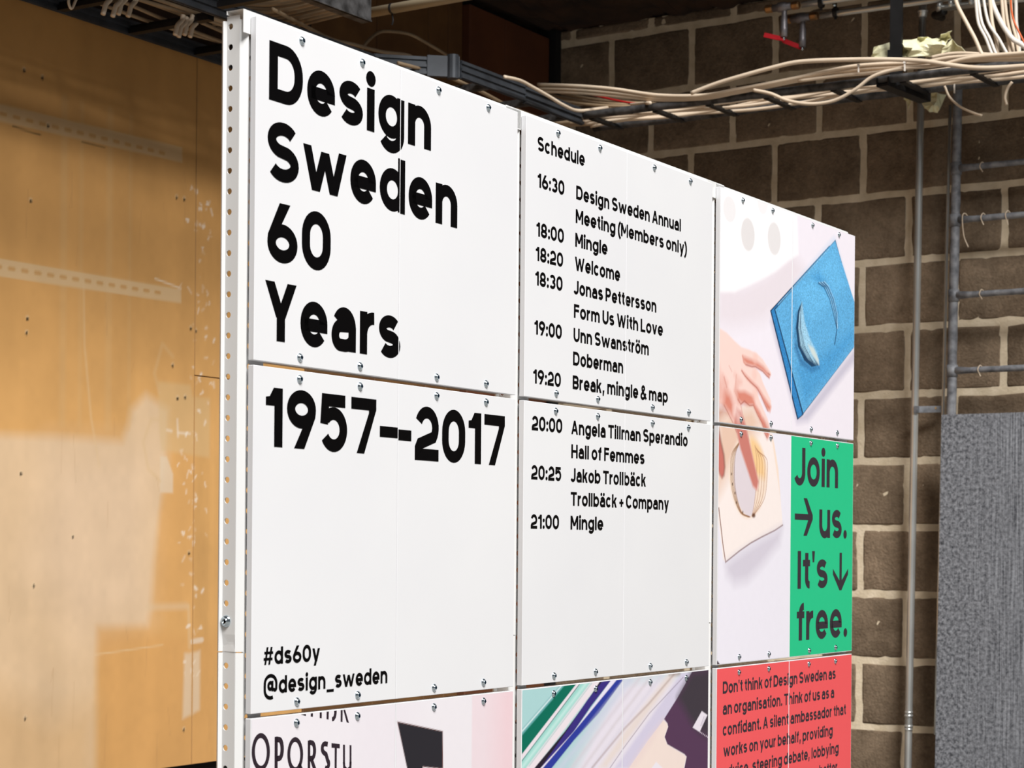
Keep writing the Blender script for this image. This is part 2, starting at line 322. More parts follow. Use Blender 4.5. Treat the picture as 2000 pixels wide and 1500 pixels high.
# block wall
wr = bpy.data.objects.new('wall_right', None); C.objects.link(wr); wr.matrix_world = WM; wr['kind'] = 'structure'
CH = .20837
m = MB()                                   # mortar bed, gently uneven
nx, nz = 150, 130; g = RNG.normal(0, .0009, (nz, nx))
vv = [(.10+3.6*i/(nx-1), float(g[j, i]), -H+(H+CE)*j/(nz-1)) for j in range(nz) for i in range(nx)]
m.add(vv, [(j*nx+i, j*nx+i+1, (j+1)*nx+i+1, (j+1)*nx+i) for j in range(nz-1) for i in range(nx-1)])
m.build('mortar', M_mortar, wr, smooth=True)
m = MB(); m.box(.05, 3.7, .03, .18, -H, CE); m.build('wall_core', M_dark, wr)
def block_mesh(wd, ht, seed):
    r = random.Random(seed); b = bmesh.new(); nx, nz = 7, 6; G = {}
    for j in range(nz):
        for i in range(nx):
            x = (-wd/2, -wd/2+.006, -wd/4, 0, wd/4, wd/2-.006, wd/2)[i]; z = (-ht/2, -ht/2+.006, -ht/6, ht/6, ht/2-.006, ht/2)[j]; e = (i in (0, nx-1)) or (j in (0, nz-1)); cor = (i in (0, nx-1)) and (j in (0, nz-1))
            if i in (0, nx-1): x += r.uniform(-.0025, .0015)*(1 if i else -1)
            if j in (0, nz-1): z += r.uniform(-.003, .0015)*(1 if j else -1)
            if cor: x *= .99; z *= .985
            G[i, j] = b.verts.new((x, (-.0004 if e else -.0022)+r.uniform(-.0006, .0006), z))
    for j in range(nz-1):
        for i in range(nx-1): b.faces.new((G[i, j], G[i+1, j], G[i+1, j+1], G[i, j+1]))
    rim = [G[i, 0] for i in range(nx)]+[G[nx-1, j] for j in range(1, nz)]+[G[i, nz-1] for i in range(nx-2, -1, -1)]+[G[0, j] for j in range(nz-2, 0, -1)]
    back = [b.verts.new((q.co.x, .012, q.co.z)) for q in rim]
    for k in range(len(rim)): b.faces.new((rim[k], back[k], back[(k+1) % len(rim)], rim[(k+1) % len(rim)]))
    for f in b.faces: f.smooth = True
    me = bpy.data.meshes.new('brick'); b.to_mesh(me); b.free(); me.materials.append(M_block); return me
JT = .0205; full = [block_mesh(.3035-JT, CH-JT, k) for k in range(9)]; k = 0
top = 1.742
for row in range(-1, 16):
    zt = top-CH*row; zb = zt-CH
    if zb > CE: continue
    if zt > CE: zt = CE+JT/2
    if zb < -H: zb = -H-JT/2
    e0 = .385 if row % 2 == 0 else .537
    xs = [x for x in [e0+.3035*j+(.0 if row % 2 == 0 else 0) for j in range(-1, 11)] if .15 < x < 3.6]; xs = [.12]+xs
    for a, b in zip(xs[:-1], xs[1:]):
        if b-a < .06: continue
        if abs(b-a-.3035) < .002 and abs(zt-zb-CH) < .002: me = full[k % 9]
        else: me = block_mesh(b-a-JT, zt-zb-JT, 50+k)
        k += 1; o = link('brick', me, wr); o.location = ((a+b)/2, 0, (zt+zb)/2)
m = MB(); m.box(3.99, UB-.001, W-.05, W+.02, -H, CE); o = m.build('corner_gap_shade_1', M_dark, kind='structure'); o.matrix_world = BM  # black strip standing in for the unlit gap in the corner
# low ceiling over the two walls (L-shaped soffit) in the board's frame
def soffit(name, u0, u1, y0, y1):
    nx, ny = 40, 30; m = MB(); g = RNG.normal(0, .006, (ny, nx))
    v = [(u0+(u1-u0)*i/(nx-1), y0+(y1-y0)*j/(ny-1), CE+float(g[j, i])) for j in range(ny) for i in range(nx)]
    m.add(v, [(j*nx+i, (j+1)*nx+i, (j+1)*nx+i+1, j*nx+i+1) for j in range(ny-1) for i in range(nx-1)])
    m.box(u0, u1, y0, y1, CE+.03, CE+.35); return m
cl = bpy.data.objects.new('ceiling', None); C.objects.link(cl); cl.matrix_world = BM; cl['kind'] = 'structure'
SW, SB = .92, .80
soffit('s', -3, UB+.15, W-SW, W+.12).build('soffit_over_wooden_wall', M_ceil, cl)
m = MB(); m.box(-3, 2.62, W-.062, W, 1.322, CE+.02); m.build('added_shade_strip', M_ceil, cl)  # strip added above the tray to throw the shadow line on the wooden wall
soffit('s', UB-SB, UB+.15, -2.6, W-SW).build('soffit_over_block_wall', M_ceil, cl)
# ------------------------------------------------------------------ DISPLAY BOARD
board = thing('display_board', 'tall white steel framed exhibition board carrying printed and lettered white panels in a grid', 'display board', M=BM)
board['label'] = 'tall white steel-framed display board of screwed-on lettered and printed panels'
U = {'A': (0, .2904, .5767), 'B': (.5997, .8981, 1.1985), 'C': (1.2289, 1.5295, 1.8288)}
V = [(.2175, .618), (-.195, .2118), (-.607, -.2005)]
PT = .0086
def holed(mb, P, a0, a1, b0, b1, ca, pitch, first, r, nseg=12):
    """strip with round holes; P(a, b) maps strip coordinates to space; a across, b along"""
    b = b1
    cells = []; y = first
    while y-pitch/2 > b0: cells.append(y); y -= pitch
    tp = first+pitch/2
    if tp < b1: mb.add([P(a0, tp), P(a1, tp), P(a1, b1), P(a0, b1)], [(0, 1, 2, 3)])
    lo = cells[-1]-pitch/2
    mb.add([P(a0, b0), P(a1, b0), P(a1, lo), P(a0, lo)], [(0, 1, 2, 3)])
    for c in cells:
        t, l = c+pitch/2, c-pitch/2; ring = []; outer = []
        for k in range(nseg):
            an = 2*PI*(k+.5)/nseg; dx, dy = math.cos(an), math.sin(an); ring.append(P(ca+r*dx, c+r*dy))
            # project to the cell's border
            sx = ((a1-ca) if dx > 0 else (ca-a0))/max(abs(dx), 1e-9); sy = (pitch/2)/max(abs(dy), 1e-9); q = min(sx, sy)
            outer.append((ca+q*dx, c+q*dy))
        cor = {0: (a1, t), 1: (a0, t), 2: (a0, l), 3: (a1, l)}
        O = [P(*q) for q in outer]; vs_ = ring+O; fs = [(k, nseg+k, nseg+(k+1) % nseg, (k+1) % nseg) for k in range(nseg)]
        for qd in range(4):                # fill the corners
            X, Y = cor[qd]; sx = 1 if X == a1 else -1; sy = 1 if Y == t else -1
            best = None
            for k in range(nseg):
                k2 = (k+1) % nseg; p, q = outer[k], outer[k2]
                on_side = lambda z: abs(z[0]-X) < 1e-7; on_tb = lambda z: abs(z[1]-Y) < 1e-7
                if (on_side(p) and on_tb(q) and not on_tb(p)) or (on_side(q) and on_tb(p) and not on_tb(q)): best = (k, k2)
            if best: vs_.append(P(X, Y)); fs.append((nseg+best[0], len(vs_)-1, nseg+best[1]))
        mb.add(vs_, fs)
# upright: end face with holes, bead, chamfer, front flange with holes (local x = along the board, y = away from the viewer)
def upright(z0, z1, first, grow=0):
    mb = MB(); g = grow
    prof = [(.004, .0448), (.002, .0450), (-.0085, .0435), (-.0098, .0412), (-.0062-g, .0380)]
    prof2 = [(-.0062-g, .0190), (-.0008, .0122-g), (.0002, .0142)]
    for pr in (prof, prof2):
        for (a, b), (c, d) in zip(pr[:-1], pr[1:]): mb.add([(a, b, z0), (c, d, z0), (c, d, z1), (a, b, z1)], [(0, 1, 2, 3)])
    holed(mb, lambda a, b: (-.0062-g, a, b), .0190, .0380, z0, z1, .0326, .0241, first, .0037)
    holed(mb, lambda a, b: (a, .0142, b), .0002, .034, z0, z1, .0080, .0241, first-.012, .0037)
    return mb
FIRST = .6082
zj = -.1235; n1 = math.floor((FIRST-zj)/.0241+.5); low_first = FIRST-.0241*(n1)-.0005
up_me = upright(zj+.0007, .6150, FIRST, .0006).mesh('post', M_steel); lo_me = upright(-H, zj-.0007, low_first, 0).mesh('post', M_steel)
for me in (up_me, lo_me):
    b = bmesh.new(); b.from_mesh(me); bmesh.ops.remove_doubles(b, verts=b.verts, dist=.00002); bmesh.ops.recalc_face_normals(b, faces=b.faces); b.to_mesh(me); b.free()
M_bolt = MB().lathe([(.0001, 0), (.0072, 0), (.0070, .0015), (.0055, .0035), (.003, .0042)], 20).mesh('bolt', M_zinc, True)
for ux in (0, .5997, 1.2289, 1.795):
    for me in (up_me, lo_me):
        o = link('post', me, board); o.location = (ux, 0, 0)
        s = o.modifiers.new('thickness', 'SOLIDIFY'); s.thickness = .0014; s.offset = 0
    o = link('bolt', M_bolt, board); o.location = (ux-.0068, .0326, -.0874); o.rotation_euler = (0, 0, -PI/2)
# cross rails
def top_rail(u0, u1, zt):
    mb = MB(); y0 = .0092
    mb.box(u0, u1, y0, y0+.0014, zt-.0275, zt, .0004)
    holed(mb, lambda a, b: (b, a, zt), y0, .0345, u0, u1, .0225, .05, u1-.03, .0052)
    mb.box(u0, u1, .0340, .0352, zt-.004, zt+.0003)
    return mb
for a, b, zt in ((-.0118, .600, .6250), (.560, 1.262, .6262), (1.230, 1.815, .6245)):
    o = top_rail(a, b, zt).build('top_rail', M_steel, board)
def flat(u0, u1, z0, z1, nm='cross_rail'):
    mb = MB(); mb.box(u0, u1, .0090, .0110, z0, z1, .0004); mb.box(u0, u1, .0110, .035, z1-.0015 if z0 < .2 else z0, z1 if z0 < .2 else z0+.0015); return mb.build(nm, M_steel, board)
for a, b in ((.03, .575), (.63, 1.20), (1.26, 1.79)):
    for z0, z1 in ((.2200, .245), (.185, .2095), (-.193, -.168), (-.228, -.2035), (-.60, -.575)): flat(a, b, z0, z1)
# screws
sm = MB().lathe([(.0001, -.001), (.0052, -.001), (.0053, .0004), (.0051, .0009), (.0044, .0016), (.0036, .0026), (.0022, .0033)], 20)
sm_head = sm.mesh('screw', M_zinc, True)
cr = MB(); cr.box(-.0022, .0022, -.0037, -.0030, -.0005, .0005); cr.box(-.0005, .0005, -.0037, -.0030, -.0022, .0022)
b = bmesh.new(); b.from_mesh(sm_head); 
sm_head.materials.append(M_zincd); nb = len(sm_head.polygons)
b2 = cr.mesh('x'); b.from_mesh(b2); b.faces.ensure_lookup_table()
for f in b.faces[nb:]: f.material_index = 1; f.smooth = False
b.to_mesh(sm_head); b.free()
# ---------------- lettering: a drawn grotesque, strokes as ribbons
def arc(cx, cy, rx, ry, a0, a1, n=None):
    n = n or max(3, int(abs(a1-a0)/11)); return [(cx+rx*math.cos(math.radians(a0+(a1-a0)*i/n)), cy+ry*math.sin(math.radians(a0+(a1-a0)*i/n))) for i in range(n+1)]
XH = .768
def glyph(ch, s):
    h = s/2; S = []; Pg = []
    def st(*p, closed=False): S.append((list(p), closed))
    def oval(x0, x1, y0, y1, k=1.0):
        rx = (x1-x0)/2-h; ry = min(rx*k, (y1-y0)/2-h); cx = (x0+x1)/2
        S.append((arc(cx, y1-h-ry, rx, ry, 0, 180)+arc(cx, y0+h+ry, rx, ry, 180, 360), True))
    def dg(x0, y0, x1, y1, k=1.0):           # diagonal stem cut level at both ends
        hw = h*k*math.hypot(x1-x0, y1-y0)/abs(y1-y0); Pg.append([(x0-hw, y0), (x0+hw, y0), (x1+hw, y1), (x1-hw, y1)])
    def rect(x0, y0, x1, y1): Pg.append([(x0, y0), (x1, y0), (x1, y1), (x0, y1)])
    def dot(cx, cy, r): Pg.append(arc(cx, cy, r, r, 0, 360, 14)[:-1])
    def ess(w, Hh):
        rx = w/2-h; ry = (Hh-s)/4
        S.append((arc(w/2, Hh-h-ry, rx*.97, ry, 32, 180)+arc(w/2, Hh-h-ry, rx*.97, ry, 180, 248)+arc(w/2, h+ry, rx, ry, 68, 0)+arc(w/2, h+ry, rx, ry, 0, -150), False))
    w = .7
    if ch in 'oö': w = .77; oval(0, w, -.012, XH+.012)
    elif ch in 'eaäc' and ch == 'e':
        w = .76; rx = w/2-h; ry = rx; yb = .365
        st((h, yb), (w-h, yb), *arc(w/2, XH+.012-h-ry, rx, ry, 0, 180), *arc(w/2, h-.012+ry, rx, ry, 180, 322))
    elif ch == 'c':
        w = .72; rx = w/2-h; st(*arc(w/2, XH+.012-h-rx, rx, rx, 38, 180), *arc(w/2, h-.012+rx, rx, rx, 180, 322))
    elif ch in 'aä':
        w = .72; rx = w/2-h-.005; rb = (.45-h)/2
        st((w-h, 0), (w-h, XH-h-rx), *arc(w/2+.01, XH+.01-h-rx, rx-.01, rx, 0, 152))
        st(*arc(h+.15, h-.01+rb, .15, rb, 90, 270), *arc(w-h-.22, h-.012+rb, .22, rb, 270, 360)); S[-1][0].insert(0, (w-h, .45+.01))
    elif ch == 's': w = .68; ess(w, XH+.012)
    elif ch in 'bdpqg':
        w = .785
        oval(0, w, -.012, XH+.012)
        if ch == 'b': rect(0, 0, s, 1)
        if ch == 'd': rect(w-s, 0, w, 1)
        if ch == 'p': rect(0, -.26, s, XH)
        if ch == 'q': rect(w-s, -.26, w, XH)
        if ch == 'g': r = w/2-h; st((w-h, XH), (w-h, -.28+h+r*.9), *arc(w/2, -.28+h+r*.9, r, r*.9, 0, -148))
    elif ch in 'nhm':
        if ch == 'm':
            w = 1.15; r = (w-s)/4; rect(0, 0, s, XH)
            for k in (0, 1): cx = h+r+2*r*k; st((cx+r, 0), (cx+r, XH+.01-h-r), *arc(cx, XH+.01-h-r, r, r, 0, 165))
        else:
            w = .73; r = w/2-h; rect(0, 0, s, 1 if ch == 'h' else XH); st((w-h, 0), (w-h, XH+.01-h-r), *arc(w/2, XH+.01-h-r, r, r, 0, 165))
    elif ch == 'u': w = .73; r = w/2-h; rect(w-s, 0, w, XH); st((h, XH), (h, h-.01+r), *arc(w/2, h-.01+r, r, r, 180, 345))
    elif ch == 'r': w = .46; rect(0, 0, s, XH); r = .30; st(*arc(h+r, XH+.01-h-r, r, r, 175, 86))
    elif ch == 'i': w = s; rect(0, 0, s, XH); dot(h, .945, h*1.28)
    elif ch == 'j': w = s+.1; rect(.1, -.1, .1+s, XH); dot(.1+h, .945, h*1.28)
    elif ch == 'l': w = s; rect(0, 0, s, 1)
    elif ch == 't': w = .43; x = .13; r = .17; st((x+h, .95), (x+h, h+r), *arc(x+h+r, h+r, r, r, 180, 275)); rect(0, XH-s*.9, w, XH)
    elif ch == 'f': w = .44; x = .12; r = .19; st((x+h, 0), (x+h, 1-h-r), *arc(x+h+r, 1-h-r, r, r, 180, 88)); rect(0, XH-s*.9, w, XH)
    elif ch == 'k': w = .68; rect(0, 0, s, 1); dg(s*.9, .30, w-h*1.25, XH, 1); dg(w-h*1.15, 0, .26+h, .46, 1)
    elif ch in 'vy':
        w = .74; dg(w/2, 0, h*1.1, XH); dg(w/2, 0, w-h*1.1, XH)
        if ch == 'y': hh = h*1.06; dg(w/2-.02, 0, w/2-.11, -.26)
    elif ch == 'w': w = 1.22; [dg(*q, .95) for q in ((.36, 0, h, XH), (.36, 0, .61, XH-.06), (.86, 0, .61, XH-.06), (.86, 0, w-h, XH))]; 
    elif ch == 'W': w = 1.3; [dg(*q, .95) for q in ((.38, 0, h, 1), (.38, 0, .65, .92), (.92, 0, .65, .92), (.92, 0, w-h, 1))]
    elif ch == 'Y': w = .84; rect(w/2-h, 0, w/2+h, .46); dg(w/2, .40, h*1.1, 1); dg(w/2, .40, w-h*1.1, 1)
    elif ch == 'A': w = .90; dg(h*1.1, 0, w/2, 1, .95); dg(w-h*1.1, 0, w/2, 1, .95); rect(.2, .22, w-.2, .22+s*.85)
    elif ch == 'M': w = .98; rect(0, 0, s, 1); rect(w-s, 0, w, 1); dg(w/2, .26, h, 1, .95); dg(w/2, .26, w-h, 1, .95)
    elif ch == 'N': w = .85; rect(0, 0, s, 1); rect(w-s, 0, w, 1); dg(w-h, 0, h, 1)
    elif ch == 'D': w = .88; r = .33; S.append(([(h, h), (h, 1-h)]+arc(w-h-r, 1-h-.36, r, .36, 90, 0)+arc(w-h-r, h+.36, r, .36, 0, -90), True))
    elif ch in 'PBR':
        w = .78; rect(0, 0, s, 1); yb = .50 if ch == 'B' else .42; r = (1-h-yb)/2
        st((h, yb), *arc(w-h-r-.02, yb+r, r, r, -90, 90), (h, 1-h))
        if ch == 'B': r2 = (yb-h)/2; st((h, h), *arc(w-h-r2, h+r2, r2, r2, -90, 90), (h, yb))
        if ch == 'R': dg(w-h, 0, w*.5, .45)
    elif ch in 'FELT' or ch == 'H':
        w = .68
        if ch == 'T': w = .80; rect(w/2-h, 0, w/2+h, 1); rect(0, 1-s*.92, w, 1)
        elif ch == 'H': w = .84; rect(0, 0, s, 1); rect(w-s, 0, w, 1); rect(s*.5, .5-h*.9, w-s*.5, .5+h*.9)
        else:
            rect(0, 0, s, 1)
            if ch in 'FE': rect(s*.5, 1-s*.92, w, 1); rect(s*.5, .45, w-.04, .45+s*.92)
            if ch in 'EL': rect(s*.5, 0, w, s*.92)
    elif ch == 'U': w = .82; r = w/2-h; st((h, 1), (h, h+r-.01), *arc(w/2, h+r-.01, r, r, 180, 360), (w-h, 1))
    elif ch == 'C': w = .84; r = w/2-h; st(*arc(w/2, 1.01-h-r, r, r, 30, 180), *arc(w/2, h+r-.01, r, r, 180, 330))
    elif ch == 'O': w = .88; oval(0, w, -.01, 1.01)
    elif ch == 'I': w = s; rect(0, 0, s, 1)
    elif ch == 'J': w = .62; r = .24; st((w-h, 1), (w-h, h+r-.01), *arc(w-h-r, h+r-.01, r, r, 0, -155))
    elif ch == 'S': w = .84; ess(w, 1.012)
    elif ch == '0': w = .80; oval(0, w, -.012, 1.012, 1.1)
    elif ch == '1': w = .45; rect(w-s, 0, w, 1); Pg.append([(0, .695), (0, .835), (.10, .85), (.18, .89), (w-s-.02, 1), (w-s+.01, 1), (w-s+.01, .695)])
    elif ch == '2': w = .79; r = w/2-h; st(*arc(w/2, 1.012-h-r, r, r, 158, -38), (h+.05, .30), (h, .22), (h, h*.9), (w, h*.9))
    elif ch == '3': w = .78; r = (1.02-s)/4; st(*arc(w/2-.01, 1.01-h-r, w/2-h-.02, r, 152, -90), ); st(*arc(w/2-.01, h+r-.01, w/2-h, r, 90, -152))
    elif ch == '5': w = .79; r = w/2-h; st((w-.06, 1-h*.95), (h+.045, 1-h*.95), (h+.01, .47)); st(*arc(w/2, h-.012+r, r, r, 140, -150))
    elif ch in '69':
        w = .80; r = w/2-h; R_ = min(r, .331-h)
        pl = arc(w/2, .65-h-R_, r, R_, 0, 180)+arc(w/2, h-.012+R_, r, R_, 180, 360)
        hw = h*1.1; q = [(0, .36), (s, .36), (s+.12, .60), (.60, 1), (.60-s*1.28, 1), (.015, .45)]
        if ch == '6': S.append((pl, True)); Pg.append(q)
        else: S.append(([(w-a, 1-b) for a, b in pl], True)); Pg.append([(w-a, 1-b) for a, b in q])
    elif ch == '7': w = .755; rect(0, 1-s*.95, w, 1); Pg.append([(w-s, 1-s*.5), (w, 1-s*.5), (w, .80), (.40, 0), (.17, 0), (w-s, .74)])
    elif ch == '8': w = .79; oval(0, w, -.012, .57); oval(.035, w-.035, .57-s, 1.012)
    elif ch == ':': w = s*1.25; dot(w/2, .12, s*.62); dot(w/2, .60, s*.62)
    elif ch == '.': w = s*1.25; dot(w/2, h*1.15, s*.62)
    elif ch == ',': w = s*1.2; Pg.append([(.05, -.18), (.05+s*.7, -.18), (w+.04, s*1.1), (.06, s*1.1)])
    elif ch in "'’": w = s*.9; Pg.append([(.04, .70), (w-.04, .70), (w, 1), (0, 1)])
    elif ch == '–': w = 1.0; rect(0, .43-h*.9, w, .43+h*.9)
    elif ch == '+': w = .58; rect(0, .38-h*.85, w, .38+h*.85); rect(w/2-h*.9, .09, w/2+h*.9, .67)
    elif ch == '_': w = .72; rect(0, -.22, w, -.22+s*.8)
    elif ch == '(': w = .30; st(*arc(.52, .40, .44, .68, 113, 247))
    elif ch == ')': w = .30; st(*arc(-.22, .40, .44, .68, 67, -67))
    elif ch == '&':
        w = .86; st((w-.02, .02), (.26, .66), *arc(.38, .84-.01, .17, .15, 205, -25), (.22, .44), *arc(.34, .24, .26, .24-h*.3, 130, 270), (.56, .12), (.76, .46))
    elif ch == '#': w = .86; dg(.14, 0, .34, 1, .8); dg(.50, 0, .70, 1, .8); rect(.06, .60, w, .60+s*.75); rect(0, .24, w-.06, .24+s*.75)
    elif ch == '@':
        w = 1.28; k = .8; oval(.34, .90, .16, .74); rect(.90-s*.8, .14, .90, .74)
        st((.90, .20), *arc(1.04, .32, .13, .12, 230, 360), (w-h, .55), *arc(w/2, .58, w/2-h, .46, 0, 180), (h, .26), *arc(w/2, .22, w/2-h, .46, 180, 295))
    elif ch == 'r_arrow': w = 1.16; rect(0, .5-h*.8, w-.1, .5+h*.8); Pg += [[(.56, 1), (.78, 1), (w, .56), (w, .5), (.92, .5)], [(.92, .5), (w, .5), (w, .44), (.78, 0), (.56, 0)]]
    elif ch == 'd_arrow': w = 1.06; rect(w/2-h*.8, .02, w/2+h*.8, 1.0); Pg += [[(0, .40), (0, .56), (w/2, .18), (w/2, -.04), (w/2-.07, -.04)], [(w, .40), (w, .56), (w/2, .18), (w/2, -.04), (w/2+.07, -.04)]]
    if ch in 'äö': dot(w/2-.17, .945, h*1.2); dot(w/2+.17, .945, h*1.2)
    return S, Pg, w
def ribbon(pts, hw, closed):
    P = [Vector((p[0], p[1], 0)) for p in pts]
    Q = [P[0]]
    for p in P[1:]:
        if (p-Q[-1]).length > 1e-5: Q.append(p)
    if closed and (Q[0]-Q[-1]).length < 1e-5: Q.pop()
    n = len(Q); L, R = [], []
    for i in range(n):
        a = Q[(i-1) % n] if (closed or i > 0) else Q[i]; b = Q[(i+1) % n] if (closed or i < n-1) else Q[i]
        d1 = (Q[i]-a).normalized() if (Q[i]-a).length > 1e-9 else None; d2 = (b-Q[i]).normalized() if (b-Q[i]).length > 1e-9 else None
        d1 = d1 or d2; d2 = d2 or d1; t = (d1+d2); t = t.normalized() if t.length > 1e-6 else d1
        nn = Vector((-t.y, t.x, 0)); k = 1/max(.45, nn.dot(Vector((-d1.y, d1.x, 0)))); L.append(Q[i]+nn*hw*k); R.append(Q[i]-nn*hw*k)
    return [((L[i], R[i], R[(i+1) % n], L[(i+1) % n])) for i in range(n if closed else n-1)]
LAY = []
def text_faces(txt, u0, u1, v0, cap, s, track=.118, gaps=None):
    """faces (lists of (u,v)) of one line of text, fitted between u0 and u1"""
    toks = txt if isinstance(txt, list) else list(txt); x = 0; items = []
    for i, ch in enumerate(toks):
        if ch == ' ': x += .26; continue
        S, Pg, wd = glyph(ch, s); items.append((S, Pg, x)); x += wd+track*(.8 if ch in ':.)' else 1.6 if ch == ',' else 1)
    tot = x-track; k = (u1-u0)/cap/tot; out = []
    for S, Pg, ox in items:
        for pts, cl in S:
            L_ = len(LAY); LAY.append(0)
            for q in ribbon(pts, s/2, cl): out.append([(u0+(p.x+ox)*k*cap, v0+p.y*cap) for p in q]+[L_ % 5])
        for pg in Pg: LAY.append(0); out.append([(u0+(p[0]+ox)*k*cap, v0+p[1]*cap) for p in pg]+[len(LAY) % 5])
    return out
def clip(poly, axis, val, keep_less):
    out = []; n = len(poly)
    for i in range(n):
        p, q = poly[i], poly[(i+1) % n]; ip = (p[axis] <= val) == keep_less or p[axis] == val; iq = (q[axis] <= val) == keep_less or q[axis] == val
        if ip: out.append(p)
        if ip != iq:
            t = (val-p[axis])/(q[axis]-p[axis]); out.append(tuple(p[j]+(q[j]-p[j])*t for j in (0, 1)))
    return out
def face_mesh(faces, m, name, parent, y=-.0003, dy=0):
    b = bmesh.new()
    for f in faces:
        f, lay = f if isinstance(f, tuple) else (f, 0)
        vs_ = [b.verts.new((u, y-lay*.00004, v+dy)) for u, v in f]
        try: b.faces.new(vs_)
        except ValueError: pass
    bmesh.ops.triangulate(b, faces=b.faces[:], ngon_method='EAR_CLIP')
    for f in b.faces:
        if f.normal.y > 0: f.normal_flip()
    me = bpy.data.meshes.new(name); b.to_mesh(me); b.free(); me.materials.append(m); return link(name, me, parent)
SCR = {'A': ((.0855, .2073), (.3775, .4987)), 'B': ((.6880, .8122), (.9885, 1.1150)), 'C': ((1.3160, 1.4400), (1.6190, 1.7460))}
PAN = {}
LBL = {('B', 2): 'panel printed with a photograph of diagonal fabric folds', ('A', 2): 'panel printed with a photograph of a type specimen', ('C', 0): 'panel printed with a photograph of felt samples', ('C', 2): 'red printed panel with charcoal text'}
for col in 'ABC':
    for row in range(3):
        z0, z1 = V[row]
        for half in (0, 1):
            u0, u1 = U[col][half], U[col][half+1]
            if half == 0: u1 -= .0004
            else: u0 += .0004
            mb = MB(); mb.box(u0, u1, 0, PT, z0, z1, .0005); p = mb.build('panel', M_panel, board)
            lb = LBL.get((col, row))
            if (col, row, half) == ('C', 1, 1): lb = 'green printed panel with charcoal text and arrows'
            if (col, row, half) == ('C', 1, 0): lb = 'panel printed with a photograph of a hand on cream felt'
            if lb: p['label'] = lb
            PAN[col, row, half] = p
            zs = ((z1-.0096), (z0+.0098)) if row < 2 else ((z1-.0108), (z0+.0098))
            for zz in zs:
                for su in SCR[col][half]:
                    o = link('screw', sm_head, p); o.location = (su+random.uniform(-.0006, .0006), 0, zz+random.uniform(-.0006, .0006)); o.rotation_euler = (0, random.uniform(0, 1.5), 0)
def write(col, row, txt, u0, u1, v, cap, s, m=M_ink, dy=.0, **kw):
    fs = text_faces(txt, u0, u1, v, cap, s, **kw); z0, z1 = V[row]; sm_ = U[col][1]
    for half in (0, 1):
        out = []
        for f in fs:
            lay = f[-1]; f = f[:-1]
            g = clip(f, 0, sm_-.0008 if half == 0 else sm_+.0008, half == 0)
            if len(g) > 2: g = clip(g, 1, z1-.0008, True)
            if len(g) > 2: g = clip(g, 1, z0+.0008, False)
            if len(g) > 2: out.append((g, lay))
        if out: face_mesh(out, m, 'lettering', PAN[col, row, half], dy=(dy if half else 0))
BW = .222
write('A', 0, 'Design', .0237, .3600, .5256, .0697, BW, dy=-.0010)
write('A', 0, 'Sweden', .0211, .4238, .4325, .0697, BW, dy=-.0010)
write('A', 0, '60', .0228, .1446, .3373, .0697, BW)
write('A', 0, 'Years', .0197, .2938, .2434, .0697, BW, dy=-.0010)
write('A', 1, '1957–2017', .0223, .5482, .1182, .0697, BW, dy=-.0022)
write('A', 1, '#ds60y', .0221, .1296, -.1387, .0205, .205)
write('A', 1, '@design_sweden', .0225, .2708, -.1733, .0205, .205)
SC, SS, LD = .0203, .206, .03535
def sched(row, line, t0, t1, time, tx0, tx1, txt):
    v = (.5208 if row == 0 else .1708)-LD*line
    if time: write('B', row, time, t0, t1, v, SC, SS)
    write('B', row, txt, tx0, tx1, v, SC, SS)
write('B', 0, 'Schedule', .6305, .7665, .5735, SC, SS)
for a in ((0, .6315, .7070, '16:30', .7421, 1.0824, 'Design Sweden Annual'), (1, 0, 0, None, .7411, 1.1037, 'Meeting (Members only)'),
          (2, .6292, .7068, '18:00', .7404, .8380, 'Mingle'), (3, .6278, .7050, '18:20', .7398, .8783, 'Welcome'), (4, .6272, .7040, '18:30', .7375, .9989, 'Jonas Pettersson'),
          (5, 0, 0, None, .7381, 1.0222, 'Form Us With Love'), (6, .6257, .7028, '19:00', .7376, .9744, 'Unn Swanström'), (7, 0, 0, None, .7367, .8907, 'Doberman'),
          (8, .6235, .7014, '19:20', .7362, 1.0412, 'Break, mingle & map')): sched(0, *a)
for a in ((0, .6208, .7064, '20:00', .7330, 1.1129, 'Angela Tillman Sperandio'), (1, 0, 0, None, .7335, .9630, 'Hall of Femmes'), (2, .6204, .7046, '20:25', .7330, .9682, 'Jakob Trollbäck'),
          (3, 0, 0, None, .7330, 1.0478, 'Trollbäck + Company'), (4, .6200, .6993, '21:00', .7330, .8315, 'Mingle')): sched(1, *a)
# ---------------- printed pictures
def pr(col, row, half, base, res=.0011, inset=.0013):
    z0, z1 = V[row]; u0, u1 = U[col][half], U[col][half+1]
    return Canvas(u0+inset, u1-inset, z0+inset, z1-inset, res, base, .0011)
def T(ox, oy, sc): return lambda q: uv(ox+q[0]*sc, oy+q[1]*sc)
